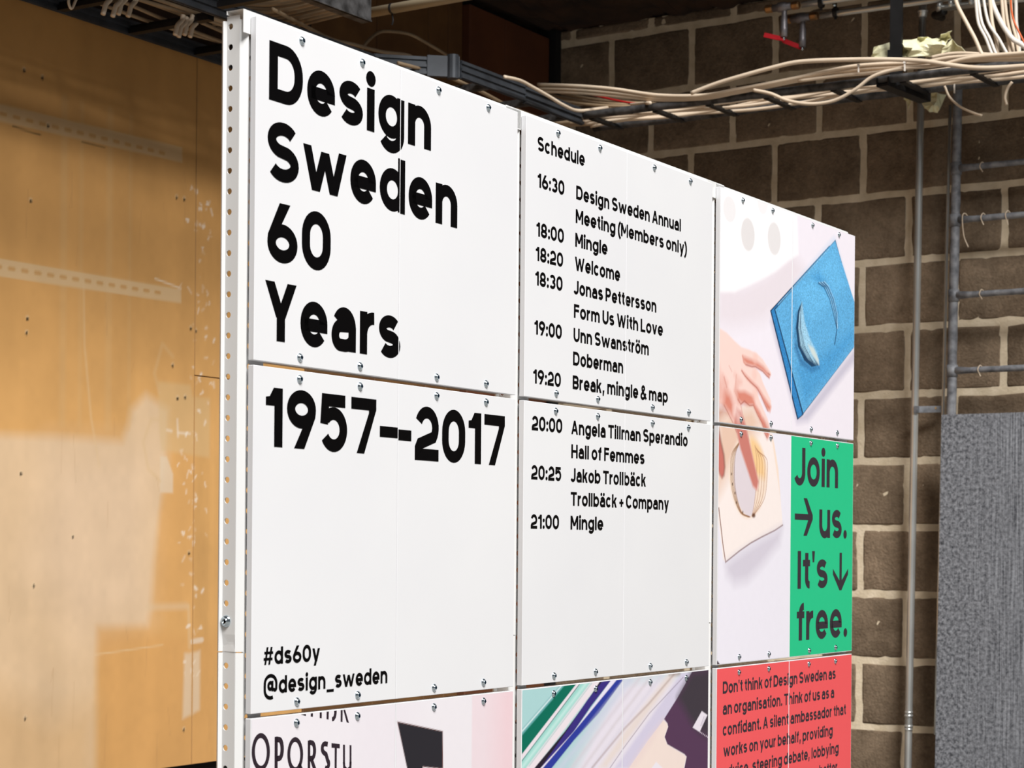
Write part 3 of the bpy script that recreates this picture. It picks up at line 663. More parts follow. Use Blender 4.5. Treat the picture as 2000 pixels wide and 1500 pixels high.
# red and green flat prints
for half in (0, 1): pr('C', 2, half, (232, 88, 92), .02).build('print', M_print, PAN['C', 2, half], -.00015)
pr('C', 1, 1, (34, 190, 134), .02).build('print', M_print, PAN['C', 1, 1], -.00015)
g = .0697
write('C', 1, 'Join', 1.5477, 1.7516, .1216, g, .195, M_ink2); write('C', 1, ['r_arrow'], 1.5489, 1.6311, .0285, g, .2, M_ink2); write('C', 1, 'us.', 1.6623, 1.7960, .0253, g, .195, M_ink2)
write('C', 1, "It's", 1.5635, 1.7041, -.0697, g, .195, M_ink2); write('C', 1, ['d_arrow'], 1.7304, 1.8058, -.0725, g, .2, M_ink2); write('C', 1, 'free.', 1.5616, 1.8019, -.1655, g, .195, M_ink2)
for k, (txt, a, b) in enumerate((("Don’t think of Design Sweden as", 1.2526, 1.7474), ('an organisation. Think of us as a', 1.2532, 1.7410), ('confidant. A silent ambassador that', 1.2539, 1.8), ('works on your behalf, providing', 1.2569, 1.7349),
                          ('advice, steering debate, lobbying', 1.2552, 1.7651))): write('C', 2, txt, a, b, -.2450-.0361*k, .0208, .198, M_ink2)
write('C', 2, 'better', 1.672, 1.7600, -.2450-.0361*5, .0208, .198, M_ink2)
# felt picture, both top panels of the third column
def sp2(pts, closed=True):
    n = len(pts); q = [pts[-1]]+list(pts)+[pts[0], pts[1]] if closed else list(pts)
    r = [(v.x, v.y) for v in smoothpath([(a, b, 0) for a, b in q], 5)]; return r[5:-5] if closed else r
def felt(c):
    t1 = T(1380, 350, .36667); c.z = t1; U_, V_ = c.U, c.V
    # soft shade beneath the white felt at the top
    c.poly([(60, 560), (200, 560), (320, 500), (460, 380), (520, 480), (440, 640), (300, 760), (150, 790), (60, 780)], (222, 211, 217), .02, .75)
    c.poly([(40, 30), (200, 30), (480, 150), (490, 400), (430, 440), (370, 490), (310, 525), (240, 560), (150, 600), (83, 600), (40, 600)], (243, 241, 244), .004)
    for x, y, rx, ry, a in ((122, 160, .0245, .022, .5), (298, 120, .022, .022, .35), (220, 295, .0275, .0285, .9), (360, 317, .0275, .029, .8)): c.blob((x, y), rx, ry, (219, 214, 214), a, .12)
    # shade of the blue felt
    c.poly([(513, 1252), (790, 900), (800, 960), (540, 1290), (480, 1300), (340, 760), (350, 700)], (182, 176, 196), .008, .7)
    # back and front sheet
    dk = (22, 56, 88)
    c.poly([(655, 352), (338, 700), (483, 1282), (515, 1255), (600, 900)], dk, .0008)
    c.poly([(655, 356), (345, 702), (487, 1272), (513, 1252), (600, 900)], (48, 126, 186), .0008)
    c.poly([(686, 322), (360, 692), (511, 1256), (782, 899), (782, 665)], dk, .0008)
    c.poly([(684, 328), (366, 694), (515, 1246), (790, 888), (790, 662)], (92, 165, 212), .0012)
    c.poly([(680, 345), (470, 590), (560, 760), (700, 620), (740, 560)], (104, 180, 226), .02, .7)
    c.poly([(520, 1200), (640, 1060), (780, 860), (780, 800), (600, 950), (480, 1000)], (58, 140, 196), .015, .6)
    c.line([(650, 372), (380, 668)], .0018, (150, 200, 230), .001, .7)
    c.poly([(480, 720), (470, 840), (500, 950), (560, 1010), (600, 1000), (560, 1020), (500, 980), (470, 900)], (28, 84, 136), .008, .9)
    c.poly([(508, 652), (486, 700), (476, 790), (486, 890), (520, 965), (560, 1000), (600, 990), (560, 900), (524, 800)], (24, 60, 92), .0012)
    c.poly([(507, 660), (492, 720), (488, 800), (500, 890), (540, 960), (588, 992), (540, 900), (512, 780)], (150, 190, 212), .0015)
    c.line([(503, 700), (500, 790), (520, 890), (565, 975)], .002, (30, 66, 98), .001)
    c.poly([(508, 656), (503, 740), (514, 840), (548, 930), (599, 988), (588, 925), (550, 850), (522, 760)], (152, 198, 224), .0035)
    c.poly([(540, 880), (560, 930), (599, 988), (596, 960), (570, 900)], (204, 216, 214), .003)
    for q in (0, 9, 18): c.line([(503-q, 690+q*2), (496-q, 790), (512-q, 890), (545-q*.8, 950), (585-q, 990)], .0016, (26, 64, 98), .0008, .9)
    c.poly([(590, 548), (560, 520), (600, 500), (660, 580), (700, 720), (702, 800), (690, 700), (650, 610)], (56, 136, 192), .01, .7)
    for k in (0, 1, 2):
        d = k*13; c.line([(596+d, 553-k*2), (625+d*.8, 575), (655+d*.7, 640), (676+d*.6, 720), (694, 800), (682, 880)], .0022, (24, 60, 96), .001)
        c.line([(600+d, 548-k*2), (630+d*.8, 570), (660+d*.7, 635), (681+d*.6, 715), (698, 795)], .0016, (176, 208, 226), .0008, .8)
    n = RNG.normal(0, 1, U_.shape); blue = (c.c[..., 2] > c.c[..., 0]*2.0); n = n+np.roll(n, 1, 0)+np.roll(n, 1, 1); c.c *= np.where(blue, 1.04+n*.08, 1)[..., None]
def hand(c, fine=True):
    c.z = T(1400, 780, .14665)
    # cream felt with its slot
    c.poly([(20, 300), (110, 235), (170, 200), (330, 135), (480, 85), (560, 240), (740, 470), (770, 620), (820, 940), (850, 1370)], (238, 216, 200), .002)
    c.z = T(1380, 780, .36)
    c.poly([(60, 100), (100, 70), (250, 20), (340, 130), (350, 190), (378, 380), (403, 560), (413, 682), (370, 712), (300, 747), (240, 780), (180, 822), (103, 884), (90, 870), (80, 780), (60, 640)], (240, 228, 224), .0015)
    c.poly([(60, 110), (140, 60), (250, 30), (300, 130), (240, 230), (180, 250), (110, 420), (60, 520)], (222, 184, 160), .02, .85)
    c.line([(413, 682), (370, 711), (300, 746), (240, 779), (180, 821), (103, 883)], .0026, (120, 82, 74), .001)
    c.line([(66, 590), (74, 660), (90, 800), (103, 883)], .0030, (128, 84, 72), .001)
    c.poly([(103, 890), (185, 828), (300, 755), (410, 692), (395, 780), (300, 900), (220, 985), (150, 1000), (110, 950)], (198, 190, 204), .014, .75)
    c.poly(sp2([(180, 215), (150, 270), (125, 360), (124, 440), (150, 560), (195, 635), (245, 640), (290, 590), (320, 500), (330, 420), (322, 330), (285, 250), (240, 205)]), (236, 214, 196), .004)
    c.poly(sp2([(240, 205), (285, 245), (310, 320), (316, 420), (290, 420), (262, 400), (240, 300)]), (238, 196, 138), .008, .9)
    c.poly(sp2([(178, 235), (155, 300), (146, 400), (155, 500), (190, 600), (240, 634), (262, 540), (268, 440), (262, 400), (240, 395), (200, 260)]), (218, 206, 212), .002)
    for k in range(5):
        d = k*7.5; c.line(sp2([(180-d*.1, 232), (150-d*.7+6, 300), (143-d*.7+8, 420), (152-d*.6+10, 520), (190-d*.3, 612), (236-d*.4, 638)], False), .0016, (142, 98, 66) if k < 4 else (168, 130, 100), .0008, .95)
        e = k*14; c.line(sp2([(262+e*.3, 250+k*8), (272+e, 330), (270+e, 440), (262+e*.9, 540), (246+e*.2, 636-k*2)], False), .0016, (168, 116, 84), .0008, .8)
    for x, y in ((135, 405), (140, 460), (154, 508), (162, 560), (196, 612)): c.blob((x, y), .0022, .0026, (70, 44, 30), .8, .6)
    c.blob((255, 630), .007, .004, (90, 50, 30), .9, .8)
    # the hand
    c.z = T(1395, 620, .16)
    sk = (240, 208, 200)
    c.poly([(30, 120), (60, 130), (150, 185), (250, 290), (330, 362), (430, 395), (520, 440), (590, 510), (640, 590), (690, 670), (695, 702), (670, 736), (640, 712), (590, 655), (520, 606), (460, 602), (385, 577),
            (430, 588), (510, 620), (560, 690), (592, 790), (640, 900), (690, 1010), (698, 1100), (682, 1152), (655, 1142), (618, 1062), (572, 955), (540, 890), (520, 862),
            (545, 985), (600, 1120), (652, 1240), (675, 1350), (675, 1440), (645, 1468), (618, 1420), (585, 1290), (530, 1190), (478, 1072), (430, 1076), (368, 1020), (322, 1062),
            (345, 1180), (380, 1310), (425, 1500), (470, 1700), (535, 1990), (540, 2080), (520, 2110), (480, 2080), (420, 1900), (330, 1640), (272, 1400), (220, 1270), (165, 1160), (118, 1070), (80, 1052), (30, 1045)], sk, .0022)
    c.poly([(30, 500), (60, 640), (150, 900), (150, 1060), (30, 1060)], (226, 170, 158), .012, .8)
    # warm shaded sides of fingers and knuckles
    def sh(p, col=(208, 120, 100), so=.005, a=.9): c.poly(p, col, so, a)
    sh([(345, 470), (420, 500), (520, 540), (600, 600), (680, 700), (670, 736), (590, 655), (500, 602), (400, 580), (360, 540)])
    sh([(335, 650), (400, 720), (470, 790), (540, 860), (600, 960), (690, 1090), (680, 1150), (640, 1120), (560, 950), (500, 850), (400, 750)])
    sh([(370, 900), (480, 960), (500, 1060), (560, 1160), (620, 1290), (665, 1440), (645, 1468), (600, 1350), (520, 1180), (470, 1072), (400, 1075), (330, 1040), (290, 1000), (280, 900)])
    sh([(130, 900), (190, 930), (240, 1050), (230, 1180), (280, 1290), (160, 1150), (110, 1060)], so=.01)
    sh([(110, 720), (160, 800), (160, 860), (120, 800)], so=.01, a=.5); sh([(250, 700), (330, 790), (300, 820)], so=.01, a=.45)
    sh([(270, 820), (300, 1000), (330, 1050), (290, 1050), (250, 900)], so=.01, a=.7)
    c.poly([(270, 1100), (330, 1150), (380, 1310), (425, 1500), (470, 1700), (540, 2000), (520, 2110), (470, 2060), (400, 1850), (320, 1610), (272, 1400), (240, 1300)], (192, 106, 94), .004, .9)
    c.poly([(240, 1040), (300, 1120), (330, 1240), (290, 1280), (250, 1180)], (238, 206, 200), .012, .7)
    c.poly([(600, 1250), (660, 1330), (670, 1440), (645, 1468), (612, 1400)], (198, 116, 100), .008, .8)
    for x, y in ((490, 700), (490, 950), (500, 500)): c.blob((x, y), .010, .010, (236, 190, 178), .5, .9)
    c.poly([(30, 1080), (110, 1090), (150, 1170), (60, 1260), (30, 1260)], (196, 140, 112), .01, .8)
    ln = lambda p, wd=.0022, col=(172, 92, 78), a=.85: c.line(p, wd, col, .0012, a)
    ln([(385, 577), (460, 602), (500, 600), (590, 655), (640, 712), (670, 736)]); ln([(335, 650), (370, 708), (440, 788), (520, 860), (572, 955), (618, 1062), (655, 1142)])
    ln([(290, 1000), (322, 1060), (368, 1020), (430, 1076), (478, 1072), (530, 1190), (585, 1290), (618, 1420), (645, 1468)]); ln([(118, 1070), (165, 1160), (220, 1270), (272, 1400)], a=.7)
    ln([(322, 1062), (345, 1180), (380, 1310), (425, 1500)], .0018, (200, 130, 116), .7); ln([(345, 470), (360, 545), (385, 577)], .003, (206, 130, 112), .7); ln([(270, 700), (250, 900), (290, 1000)], .003, (212, 146, 130), .5)
    ln([(180, 590), (215, 660)], .003, (214, 160, 150), .5); ln([(120, 730), (150, 850)], .004, (206, 140, 128), .6); ln([(655, 680), (680, 700)], .0022, (180, 110, 100), .8)
    # the thumb at the left edge
    c.z = T(1400, 780, .14665)
    c.poly([(0, 330), (20, 330), (60, 560), (100, 740), (112, 900), (98, 1015), (70, 1048), (40, 1000), (0, 880)], (116, 64, 56), .004, .9)
    c.poly([(0, 340), (15, 350), (45, 560), (84, 740), (98, 900), (88, 1000), (66, 1040), (36, 990), (0, 860)], (196, 112, 102), .004)
for half in (0, 1):
    c = pr('C', 0, half, (234, 227, 236)); felt(c)
    if half == 0: hand(c)
    c.build('print', M_print, PAN['C', 0, half], -.00015)
c = pr('C', 1, 0, (230, 226, 236)); hand(c); c.z = T(1370, 1250, 1/6); c.poly([(160, 240), (190, 245), (218, 290), (160, 295)], (60, 45, 58)); c.build('print', M_print, PAN['C', 1, 0], -.00015)
# fabric fold picture
def folds(c):
    c.z = T(980, 1270, .22)
    def X(p): return p
    c.poly([(1050, 240), (1900, 150), (1900, 1200), (1000, 1200), (400, 1500)], (222, 215, 226), .02)
    c.line([(548, 298), (120, 790)], .0018, (216, 228, 232)); c.line([(530, 298), (120, 770)], .0014, (110, 160, 168), a=.6)
    c.poly([(575, 285), (675, 282), (120, 1000), (120, 815)], (0, 104, 84), .001)
    c.poly([(560, 290), (580, 285), (120, 825), (120, 800)], (90, 160, 160), .0015)
    c.poly([(678, 280), (712, 280), (150, 1010), (100, 1050), (120, 1000)], (226, 214, 222), .001)
    c.line([(706, 280), (185, 975), (100, 1085)], .0018, (40, 60, 66), .0006)
    c.poly([(712, 280), (795, 278), (215, 1045), (-100, 1460), (-150, 1400), (180, 985)], (148, 206, 196), .003)
    c.line([(760, 280), (160, 1065)], .006, (196, 226, 222), .003, .8)
    c.poly([(795, 278), (890, 262), (300, 1045), (60, 1370), (-100, 1460), (215, 1045)], (226, 216, 222), .002)
    c.line([(800, 290), (240, 1030)], .0016, (160, 190, 190), .001, .8)
    c.poly([(880, 262), (905, 260), (620, 740), (345, 1045), (100, 1360), (50, 1360), (290, 1045), (560, 720), (760, 450)], (36, 26, 44), .001)
    c.poly([(905, 260), (980, 255), (790, 500), (640, 720), (380, 1020), (345, 1045), (560, 740), (760, 440)], (54, 42, 122), .0012)
    c.poly([(978, 255), (1035, 248), (720, 640), (400, 1040), (150, 1360), (110, 1360), (345, 1045), (640, 720)], (224, 218, 234), .001)
    c.poly([(1032, 248), (1092, 243), (860, 560), (640, 800), (440, 1050), (200, 1360), (140, 1360), (365, 1045), (700, 650)], (42, 56, 150), .0012)
    c.line([(1150, 240), (900, 560), (520, 1045), (280, 1350)], .014, (196, 200, 218), .008, .8)
    for x0, x1, wd, col, a in ((1240, 620, .006, (204, 196, 206), .7), (1330, 720, .004, (196, 186, 190), .6), (1420, 800, .005, (206, 200, 214), .6)):
        c.line([(x0, 225), ((x0+x1)/2-10, 640), (x1, 1045), (x1-200, 1330)], wd, col, .004, a)
    c.poly([(1480, 215), (1560, 205), (1240, 640), (930, 1045), (860, 1045), (1100, 700)], (222, 208, 202), .006, .9)
    c.line([(1530, 212), (1300, 480), (1085, 700), (800, 1045)], .0035, (160, 136, 132), .002, .6)
    c.line([(1490, 205), (1580, 205)], .007, (132, 104, 92), .004, .7)
    c.poly([(1600, 200), (1700, 188), (1460, 620), (1300, 800), (1130, 1050), (1000, 1050), (1320, 600)], (204, 197, 218), .004)
    c.line([(1610, 240), (1310, 560), (1080, 870), (960, 1045)], .0016, (128, 112, 132), .001, .7)
    c.poly([(1690, 188), (1950, 150), (1950, 1300), (1560, 1300), (1620, 1050), (1640, 945), (1620, 922), (1470, 836), (1445, 770), (1476, 680), (1470, 650), (1440, 610), (1560, 420)], (82, 54, 82), .001)
    c.poly([(1690, 188), (1950, 150), (1950, 840), (1750, 720), (1690, 650), (1560, 420)], (60, 53, 62), .012)
    c.poly([(1436, 618), (1468, 652), (1474, 682), (1443, 770), (1468, 838), (1618, 926), (1638, 948), (1615, 1050), (1560, 1300), (900, 1300), (1130, 1045), (1300, 800)], (232, 214, 206), .0012)
    c.poly([(1430, 622), (1290, 800), (1130, 1045), (1160, 1045), (1320, 830)], (222, 200, 200), .01, .6)
    c.poly([(1775, 540), (1825, 575), (1756, 726), (1694, 686)], (226, 218, 228), .001)
    c.line([(1795, 590), (1765, 670)], .0018, (150, 140, 160), .001, .7); c.line([(1808, 592), (1776, 668)], .0014, (150, 140, 160), .001, .6)
    c.poly([(1370, 990), (1424, 1040), (1400, 1110), (1320, 1060)], (228, 222, 230), .001)
    for k in range(7): c.blob((1762+k*13, 728+k*8.5), .0014, .0014, (220, 205, 220), .9, .7)
for half in (0, 1):
    c = pr('B', 2, half, (164, 202, 203)); folds(c); c.build('print', M_print, PAN['B', 2, half], -.00015)
# type specimen picture
def specimen(c):
    c.poly([(.20, -.1), (.34, -.1), (.34, -.7), (.20, -.7)], (224, 217, 224), .03, .6)
    c.poly([(.47, -.1), (.7, -.1), (.7, -.7), (.47, -.7)], (226, 208, 214), .002, .9); c.poly([(.53, -.1), (.7, -.1), (.7, -.7), (.53, -.7)], (228, 196, 202), .03, .7)
    c.z = T(420, 1230, .3)
    dk = (40, 38, 44)
    c.poly([(1185, 597), (1482, 660), (1484, 906), (1352, 893), (1352, 1010), (1268, 1010), (1250, 900)], (110, 60, 50), .0008)
    c.poly([(1189, 602), (1480, 663), (1480, 902), (1350, 890), (1348, 1010), (1270, 1010), (1250, 900)], dk, .0006)
for half in (0, 1):
    c = pr('A', 2, half, (226, 221, 226), .0016); specimen(c); c.build('print', M_print, PAN['A', 2, half], -.00015)
def px_ribbon(pts, wd, t, closed=False): return [[(p.x, p.y) for p in q] for q in ribbon([t(p) for p in pts], wd/2, closed)]
t3 = T(420, 1230, .3); fs = []
def ell(cx, cy, rx, ry, a0=0, a1=360, n=28): return [(cx+rx*math.cos(math.radians(a0+(a1-a0)*i/n)), cy-ry*math.sin(math.radians(a0+(a1-a0)*i/n))) for i in range(n+1)]
fs += px_ribbon(ell(297, 795, 49, 107)[:-1], .0058, t3, True); fs += px_ribbon(ell(521, 812, 42, 98)[:-1], .0056, t3, True)
fs += px_ribbon([(545, 870), (585, 960)], .005, t3)
fs += px_ribbon([(397, 696), (396, 1000)], .0058, t3); fs += px_ribbon([(397, 712), (418, 716), *ell(418, 776, 18, 60, 88, -88, 10), (397, 840)], .0065, t3)
fs += px_ribbon([(611, 720), (610, 1000)], .0050, t3); fs += px_ribbon([(611, 732), (630, 736), *ell(630, 786, 17, 50, 88, -88, 10), (611, 838)], .0060, t3); fs += px_ribbon([(625, 838), (662, 950)], .0056, t3)
fs += px_ribbon([(733, 745), (716, 742), *ell(714, 772, 17, 30, 90, 240, 8), (722, 812), (732, 850), *ell(722, 872, 17, 30, 20, -120, 8)], .0060, t3)
fs += [[t3(p) for p in q] for q in ([(757, 738), (811, 743), (811, 772), (757, 767)], [(778, 768), (792, 769), (790, 1000), (777, 1000)], [(832, 748), (845, 749), (845, 880), (832, 870)], [(875, 751), (887, 752), (887, 880), (875, 870)])]
fs += px_ribbon([(838, 860), (840, 895), (860, 915), (880, 895), (881, 860)], .0044, t3)
t6 = T(560, 1340, .10667)
fs += [[t6(p) for p in q] for q in ([(240, 505), (350, 480), (348, 546), (240, 516)], [(438, 470), (478, 465), (476, 562), (436, 556)], [(602, 450), (640, 446), (638, 590), (600, 584)], [(728, 440), (768, 435), (764, 612), (726, 604)],
       [(985, 415), (1022, 410), (1018, 656), (984, 652)], [(1030, 420), (1060, 410), (1136, 672), (1096, 664)])]
fs += px_ribbon([(890, 420), (888, 500), (876, 560), (852, 600), (826, 605)], .0052, t6)
z0, z1 = V[2]; fs = [clip(f, 1, z1-.0012, True) for f in fs]; fs = [f for f in fs if len(f) > 2]
face_mesh(fs, M_ink3, 'lettering', PAN['A', 2, 0])
# ------------------------------------------------------------------ CABLE TRAYS AND CABLES
HT = 1.28
def bf(u, wd, h): return BO+D3*u+N3*wd+UP*h              # board frame point (wd negative = behind)
def wf(e, s, h): return WO+N3*e-D3*s+UP*h                # wall frame point
def rail(mb, pts, hgt=.046, wd=.012):                     # ribbed side rail
    for p, q in zip(pts[:-1], pts[1:]):
        p, q = Vector(p), Vector(q); t = (q-p).normalized(); sd = t.cross(UP).normalized()
        mb.bar(p+UP*hgt/2, q+UP*hgt/2, wd*.4, hgt)
        for k in (.12, .5, .88):
            for s_ in (-1, 1): mb.bar(p+UP*hgt*k+sd*s_*wd*.3, q+UP*hgt*k+sd*s_*wd*.3, wd*.5, hgt*.16)
def rung(p, q, wd=.022, ht=.012): m = MB(); m.bar(Vector(p), Vector(q), wd, ht); m.bar(Vector(p)+UP*ht*.8, Vector(q)+UP*ht*.8, wd*.4, ht*.9); return m
ta = thing('cable_tray', 'grey blue ladder cable tray running under the ceiling in front of the wooden wall', 'cable tray')
m = MB(); rail(m, [bf(-.5, -1.96, HT), bf(3.30, -1.955, HT)], .04); m.build('side_rail', M_railblue, ta)
m = MB(); rail(m, [bf(-.5, -1.685, HT+.005), bf(2.50, -1.66, HT+.005)], .048); m.build('side_rail', M_railblue, ta)
m = MB(); rail(m, [bf(2.50, -1.66, HT+.005), bf(2.60, -1.555, HT+.005)], .05); m.build('side_rail', M_railblue, ta)
m = MB(); m.bar(bf(2.60, -1.555, HT+.03), bf(2.66, -1.49, HT+.03), .02, .056); m.tube([bf(2.645, -1.50, HT-.002), bf(2.645, -1.50, HT+.062)], .017, 14); m.build('hinge_joint', M_railblue, ta)
m = MB(); rail(m, [bf(2.66, -1.485, HT), bf(2.98, -1.48, HT)], .05); m.build('side_rail', M_railblue, ta)
m = MB(); rail(m, [bf(2.98, -1.478, HT-.006), bf(3.31, -1.478, HT-.006)], .05, .016); m.build('side_rail', M_railblue, ta)
for u in np.arange(-.2, 2.6, .245):
    rung(bf(u+.11, -1.95, HT+.008), bf(u+.11, -1.69, HT+.008)).build('rung', M_black, ta)
for u in (2.80, 3.03, 3.24): rung(bf(u, -1.95, HT+.006), bf(u, -1.49, HT+.006)).build('rung', M_galvd, ta)
tb = thing('cable_tray', 'dark channel rail of a second tray, cut off bare just above the board', 'cable tray')
m = MB(); m.bar(bf(.6, -1.39, HT+.03), bf(2.075, -1.36, HT+.03), .004, .06); m.bar(bf(.6, -1.40, HT+.002), bf(2.075, -1.37, HT+.002), .03, .004); m.bar(bf(.6, -1.40, HT+.058), bf(2.03, -1.37, HT+.058), .03, .004); m.build('side_rail', M_galvd, tb)
for u in (1.2, 1.5, 1.82): rung(bf(u, -1.62, HT+.015), bf(u, -1.40, HT+.015)).build('rung', M_black, tb)
tc_ = thing('cable_tray', 'tarnished tubular ladder tray hung across the concrete block wall, heaped with cream cables', 'cable tray')
def rough_tube(pts, r, n=12):
    P = smoothpath(pts, 10); return MB().tube([p+Vector((0, 0, random.uniform(-.0006, .0006))) for p in P], [r*random.uniform(.93, 1.06) for _ in P], n)
rough_tube([wf(.72, .766, HT+.012), wf(1.2, .75, HT+.012), wf(1.7, .735, HT+.012), wf(2.6, .705, HT+.012)], .0118).build('side_rail', M_galvd, tc_, smooth=True)
rough_tube([wf(.66, .60, HT+.012), wf(1.2, .585, HT+.012), wf(1.7, .57, HT+.012), wf(2.6, .54, HT+.012)], .0118).build('side_rail', M_galvd, tc_, smooth=True)
for e in (.74, .95, 1.12, 1.30, 1.50, 1.70, 1.895, 2.1, 2.3):
    m = MB(); m.bar(wf(e, .757-(e-.74)*.03, HT+.002), wf(e+.01, .59-(e-.74)*.03, HT+.002), .018, .006); m.bar(wf(e, .757-(e-.74)*.03, HT+.006), wf(e+.01, .59-(e-.74)*.03, HT+.006), .007, .010); m.build('rung', M_black, tc_)
ph = on_wall(1740, 120, .74); e_h = (ph-WO).dot(N3)
m = MB(); m.bar(wf(e_h, .70, HT+.0), wf(e_h, .70, CE-.02), .010, .034, N3); m.bar(wf(e_h-.004, .70, HT+.045), wf(e_h-.004, .70, HT+.10), .014, .038, N3); m.build('hanger_strap', M_black, tc_)
m = MB(); m.bar(wf(e_h-.02, .75, HT-.006), wf(e_h+.02, .53, HT-.012), .034, .006); m.bar(wf(e_h-.036, .75, HT+.004), wf(e_h+.004, .53, HT-.002), .004, .024); m.bar(wf(e_h-.004, .75, HT+.004), wf(e_h+.036, .53, HT-.002), .004, .024); m.build('hanger_bracket', M_black, tc_)
tr = thing('trunking_tube', 'beige plastic tube crossing under the ceiling above the board, tied with a black strap', 'tube')
m = MB(); pa = on_h(716, 26, 1.33); pb = on_h(905, -8, 1.33); m.tube([pa, pb, pb+(pb-pa)*.6], .0125, 14); m.build('tube', M_trunk, tr, True)
q = pa+(pb-pa)*.27; dr = (pb-pa).normalized(); m = MB(); m.tube([q-dr*.003, q+dr*.003], .0138, 14); m.tube(smoothpath([q-UP*.012, q-UP*.03+dr*.003, q-UP*.04], 4), .0022, 6); m.build('strap', M_black, tr)
q = pa+(pb-pa)*.02; m = MB(); m.tube([q-dr*.003, q+dr*.004], .0145, 14); m.build('strap', M_black, tr)
NC = [0]
def cable(pts, r, m, label, cat='cable', group=None, name='cable', k=8):
    o = MB().tube(smoothpath(pts, k), r, 8).build(name, m, None, True); tag(o, label, cat, group); NC[0] += 1; return o
def wp(s, *px): return [on_wall(x, y, s) for x, y in px]
G1 = 'cream cables heaped above the front rail of the block wall tray'
cable(wp(.80, (1350, 182), (1400, 163), (1450, 148), (1505, 133), (1560, 121), (1640, 117), (1725, 116), (1800, 119), (1850, 126), (1900, 132), (1950, 132), (2040, 126)), .0062, M_cable, 'thick cream cable arching highest across the tray, then dipping at right')
cable(wp(.79, (1472, 176), (1505, 183), (1540, 197), (1585, 203), (1630, 196), (1670, 175), (1700, 152), (1730, 140), (1765, 133), (1830, 128), (1900, 112), (2040, 100)), .0050, M_cable, 'cream cable sagging in a deep loop below the front tray rail')
for k, (dy, s) in enumerate(((0, .775), (7, .77), (13, .765))):
    cable(wp(s, (1050, 165+dy), (1130, 168+dy), (1200, 174+dy), (1287, 186+dy*.7), (1375, 186+dy*.5), (1437, 175+dy*.5), (1500, 163+dy*.5), (1560, 151+dy*.5), (1610, 140+dy*.6), (1670, 129+dy), (1739, 124+dy), (1800, 122+dy*.5), (1860, 112+dy*.6), (1940, 108+dy*.7), (2040, 103+dy)), .0052, M_cable, ('uppermost', 'middle', 'lower')[k]+' cream cable of the tied bundle lying above the front tray rail', group=G1)
cable(wp(.772, (1560, 158), (1640, 148), (1700, 143), (1740, 137), (1770, 130), (1830, 126)), .0048, M_cable, 'cream cable lowest in the tied bundle above the front rail')
cable(wp(.70, (1820, 112), (1850, 106), (1880, 104), (1920, 106), (1990, 108), (2040, 106)), .005, M_cable, 'cream cable humped just right of the crumpled paper')
for k in range(7):
    s0 = .62+.019*k; z = HT+.013+.004*(k % 3)
    pts = [wf(.66+i*.14, s0-.012*i*.2+.010*math.sin(i*1.3+k*1.9), z+.006*math.sin(i*1.1+k*2.3)) for i in range(13)]
    cable(pts, .0050, M_cable, 'cream cable lying along the rungs of the block wall tray, seen from below', group='cables lying on the rungs of the block wall tray')
def hp(h, *px): return [on_h(x, y, h) for x, y in px]
cable([bf(2.02, -1.62, HT+.055), *hp(HT+.085, (640, 73), (692, 87), (746, 101), (800, 109)), bf(2.62, -1.60, HT+.04)], .0050, M_cabled, 'dark cream cable lying over the tray rail behind the top of the first column')
def arcw(*px): return [on_board(x, y, -1.72) for x, y in px]
cable(arcw((706, 98), (716, 83), (735, 66), (755, 61), (800, 67), (840, 88), (870, 106), (892, 122)), .0048, M_cabled, 'dark cream cable arching up in front of the pine planks')
def up_(wd, *px): return [on_board(x, y, wd) for x, y in px]
cable(up_(-1.44, (985, 150), (1015, 157), (1040, 170), (1070, 187), (1100, 205), (1128, 216), (1165, 213), (1215, 206))+wp(.80, (1270, 201),), .0050, M_cable, 'cream cable drooping round the corner where the two trays meet')
cable(wp(.60, (1085, 179), (1120, 178), (1150, 183), (1190, 193), (1225, 200), (1262, 204)), .0034, M_red, 'thin red cable behind the corner of the two trays')
for k, dy in enumerate((0, 9, 16)):
    cable(wp(.55+.03*k, (1060, 172+dy), (1100, 182+dy), (1160, 194+dy*.7), (1230, 200+dy*.5), (1300, 204+dy*.3)), .0048, M_cabled, 'dark cream cable fanning out behind the tray corner', group='cables fanning out behind the tray corner')
for k in range(5):
    cable([bf(2.5+.2*i, -1.58-.06*k+.018*math.sin(i*1.5+k), HT+.02+.006*math.sin(i+k)) for i in range(5)]+[wf(.62+.02*k, .68-.02*k, HT+.02)], .0052, M_cabled, 'dark cream cable on the angled tray piece behind the second column', group='cables on the angled tray piece')
for k in range(9):
    y0 = -6+k*7
    cable([on_h(x, y, 1.36+.01*(k % 3)) for x, y in ((415, y0+6*math.sin(k)), (470, y0+5), (520, y0+8), (570, y0+2), (620, y0-10), (700, y0-30))], .0055, M_cabled, 'dark cream cable in the slack bundle above the top left corner of the board', group='slack cable bundle above the top left corner of the board')
for k in range(5):
    cable([bf(.9+.25*i, -1.74-.035*k+.012*math.sin(i*1.7+k), HT+.030+.006*math.sin(i+2*k)) for i in range(7)], .0048, M_cabled, 'dark cream cable lying along the wooden wall tray', group='cables lying along the wooden wall tray')
G3 = 'cut cable stubs hanging out of the wooden wall tray'
def stubs(xs, y0, y1, lean, lab):
    for k, x in enumerate(xs):
        P = [on_board(x+lean*t+ (6 if t < .3 else 0), y0+(y1-y0)*t+(k % 2)*4, -1.74+.0*k) for t in (0, .25, .5, .75, 1)]
        cable(P, .0060, M_cable, ('first', 'second', 'third', 'fourth')[k]+' from left of the '+lab, group='cut '+lab)
stubs((213, 232, 243, 262), -12, 28, -12, 'four cable stubs under the tray at far left'); stubs((352, 359, 370, 381), 30, 68, -10, 'four cable stubs just left of the board')
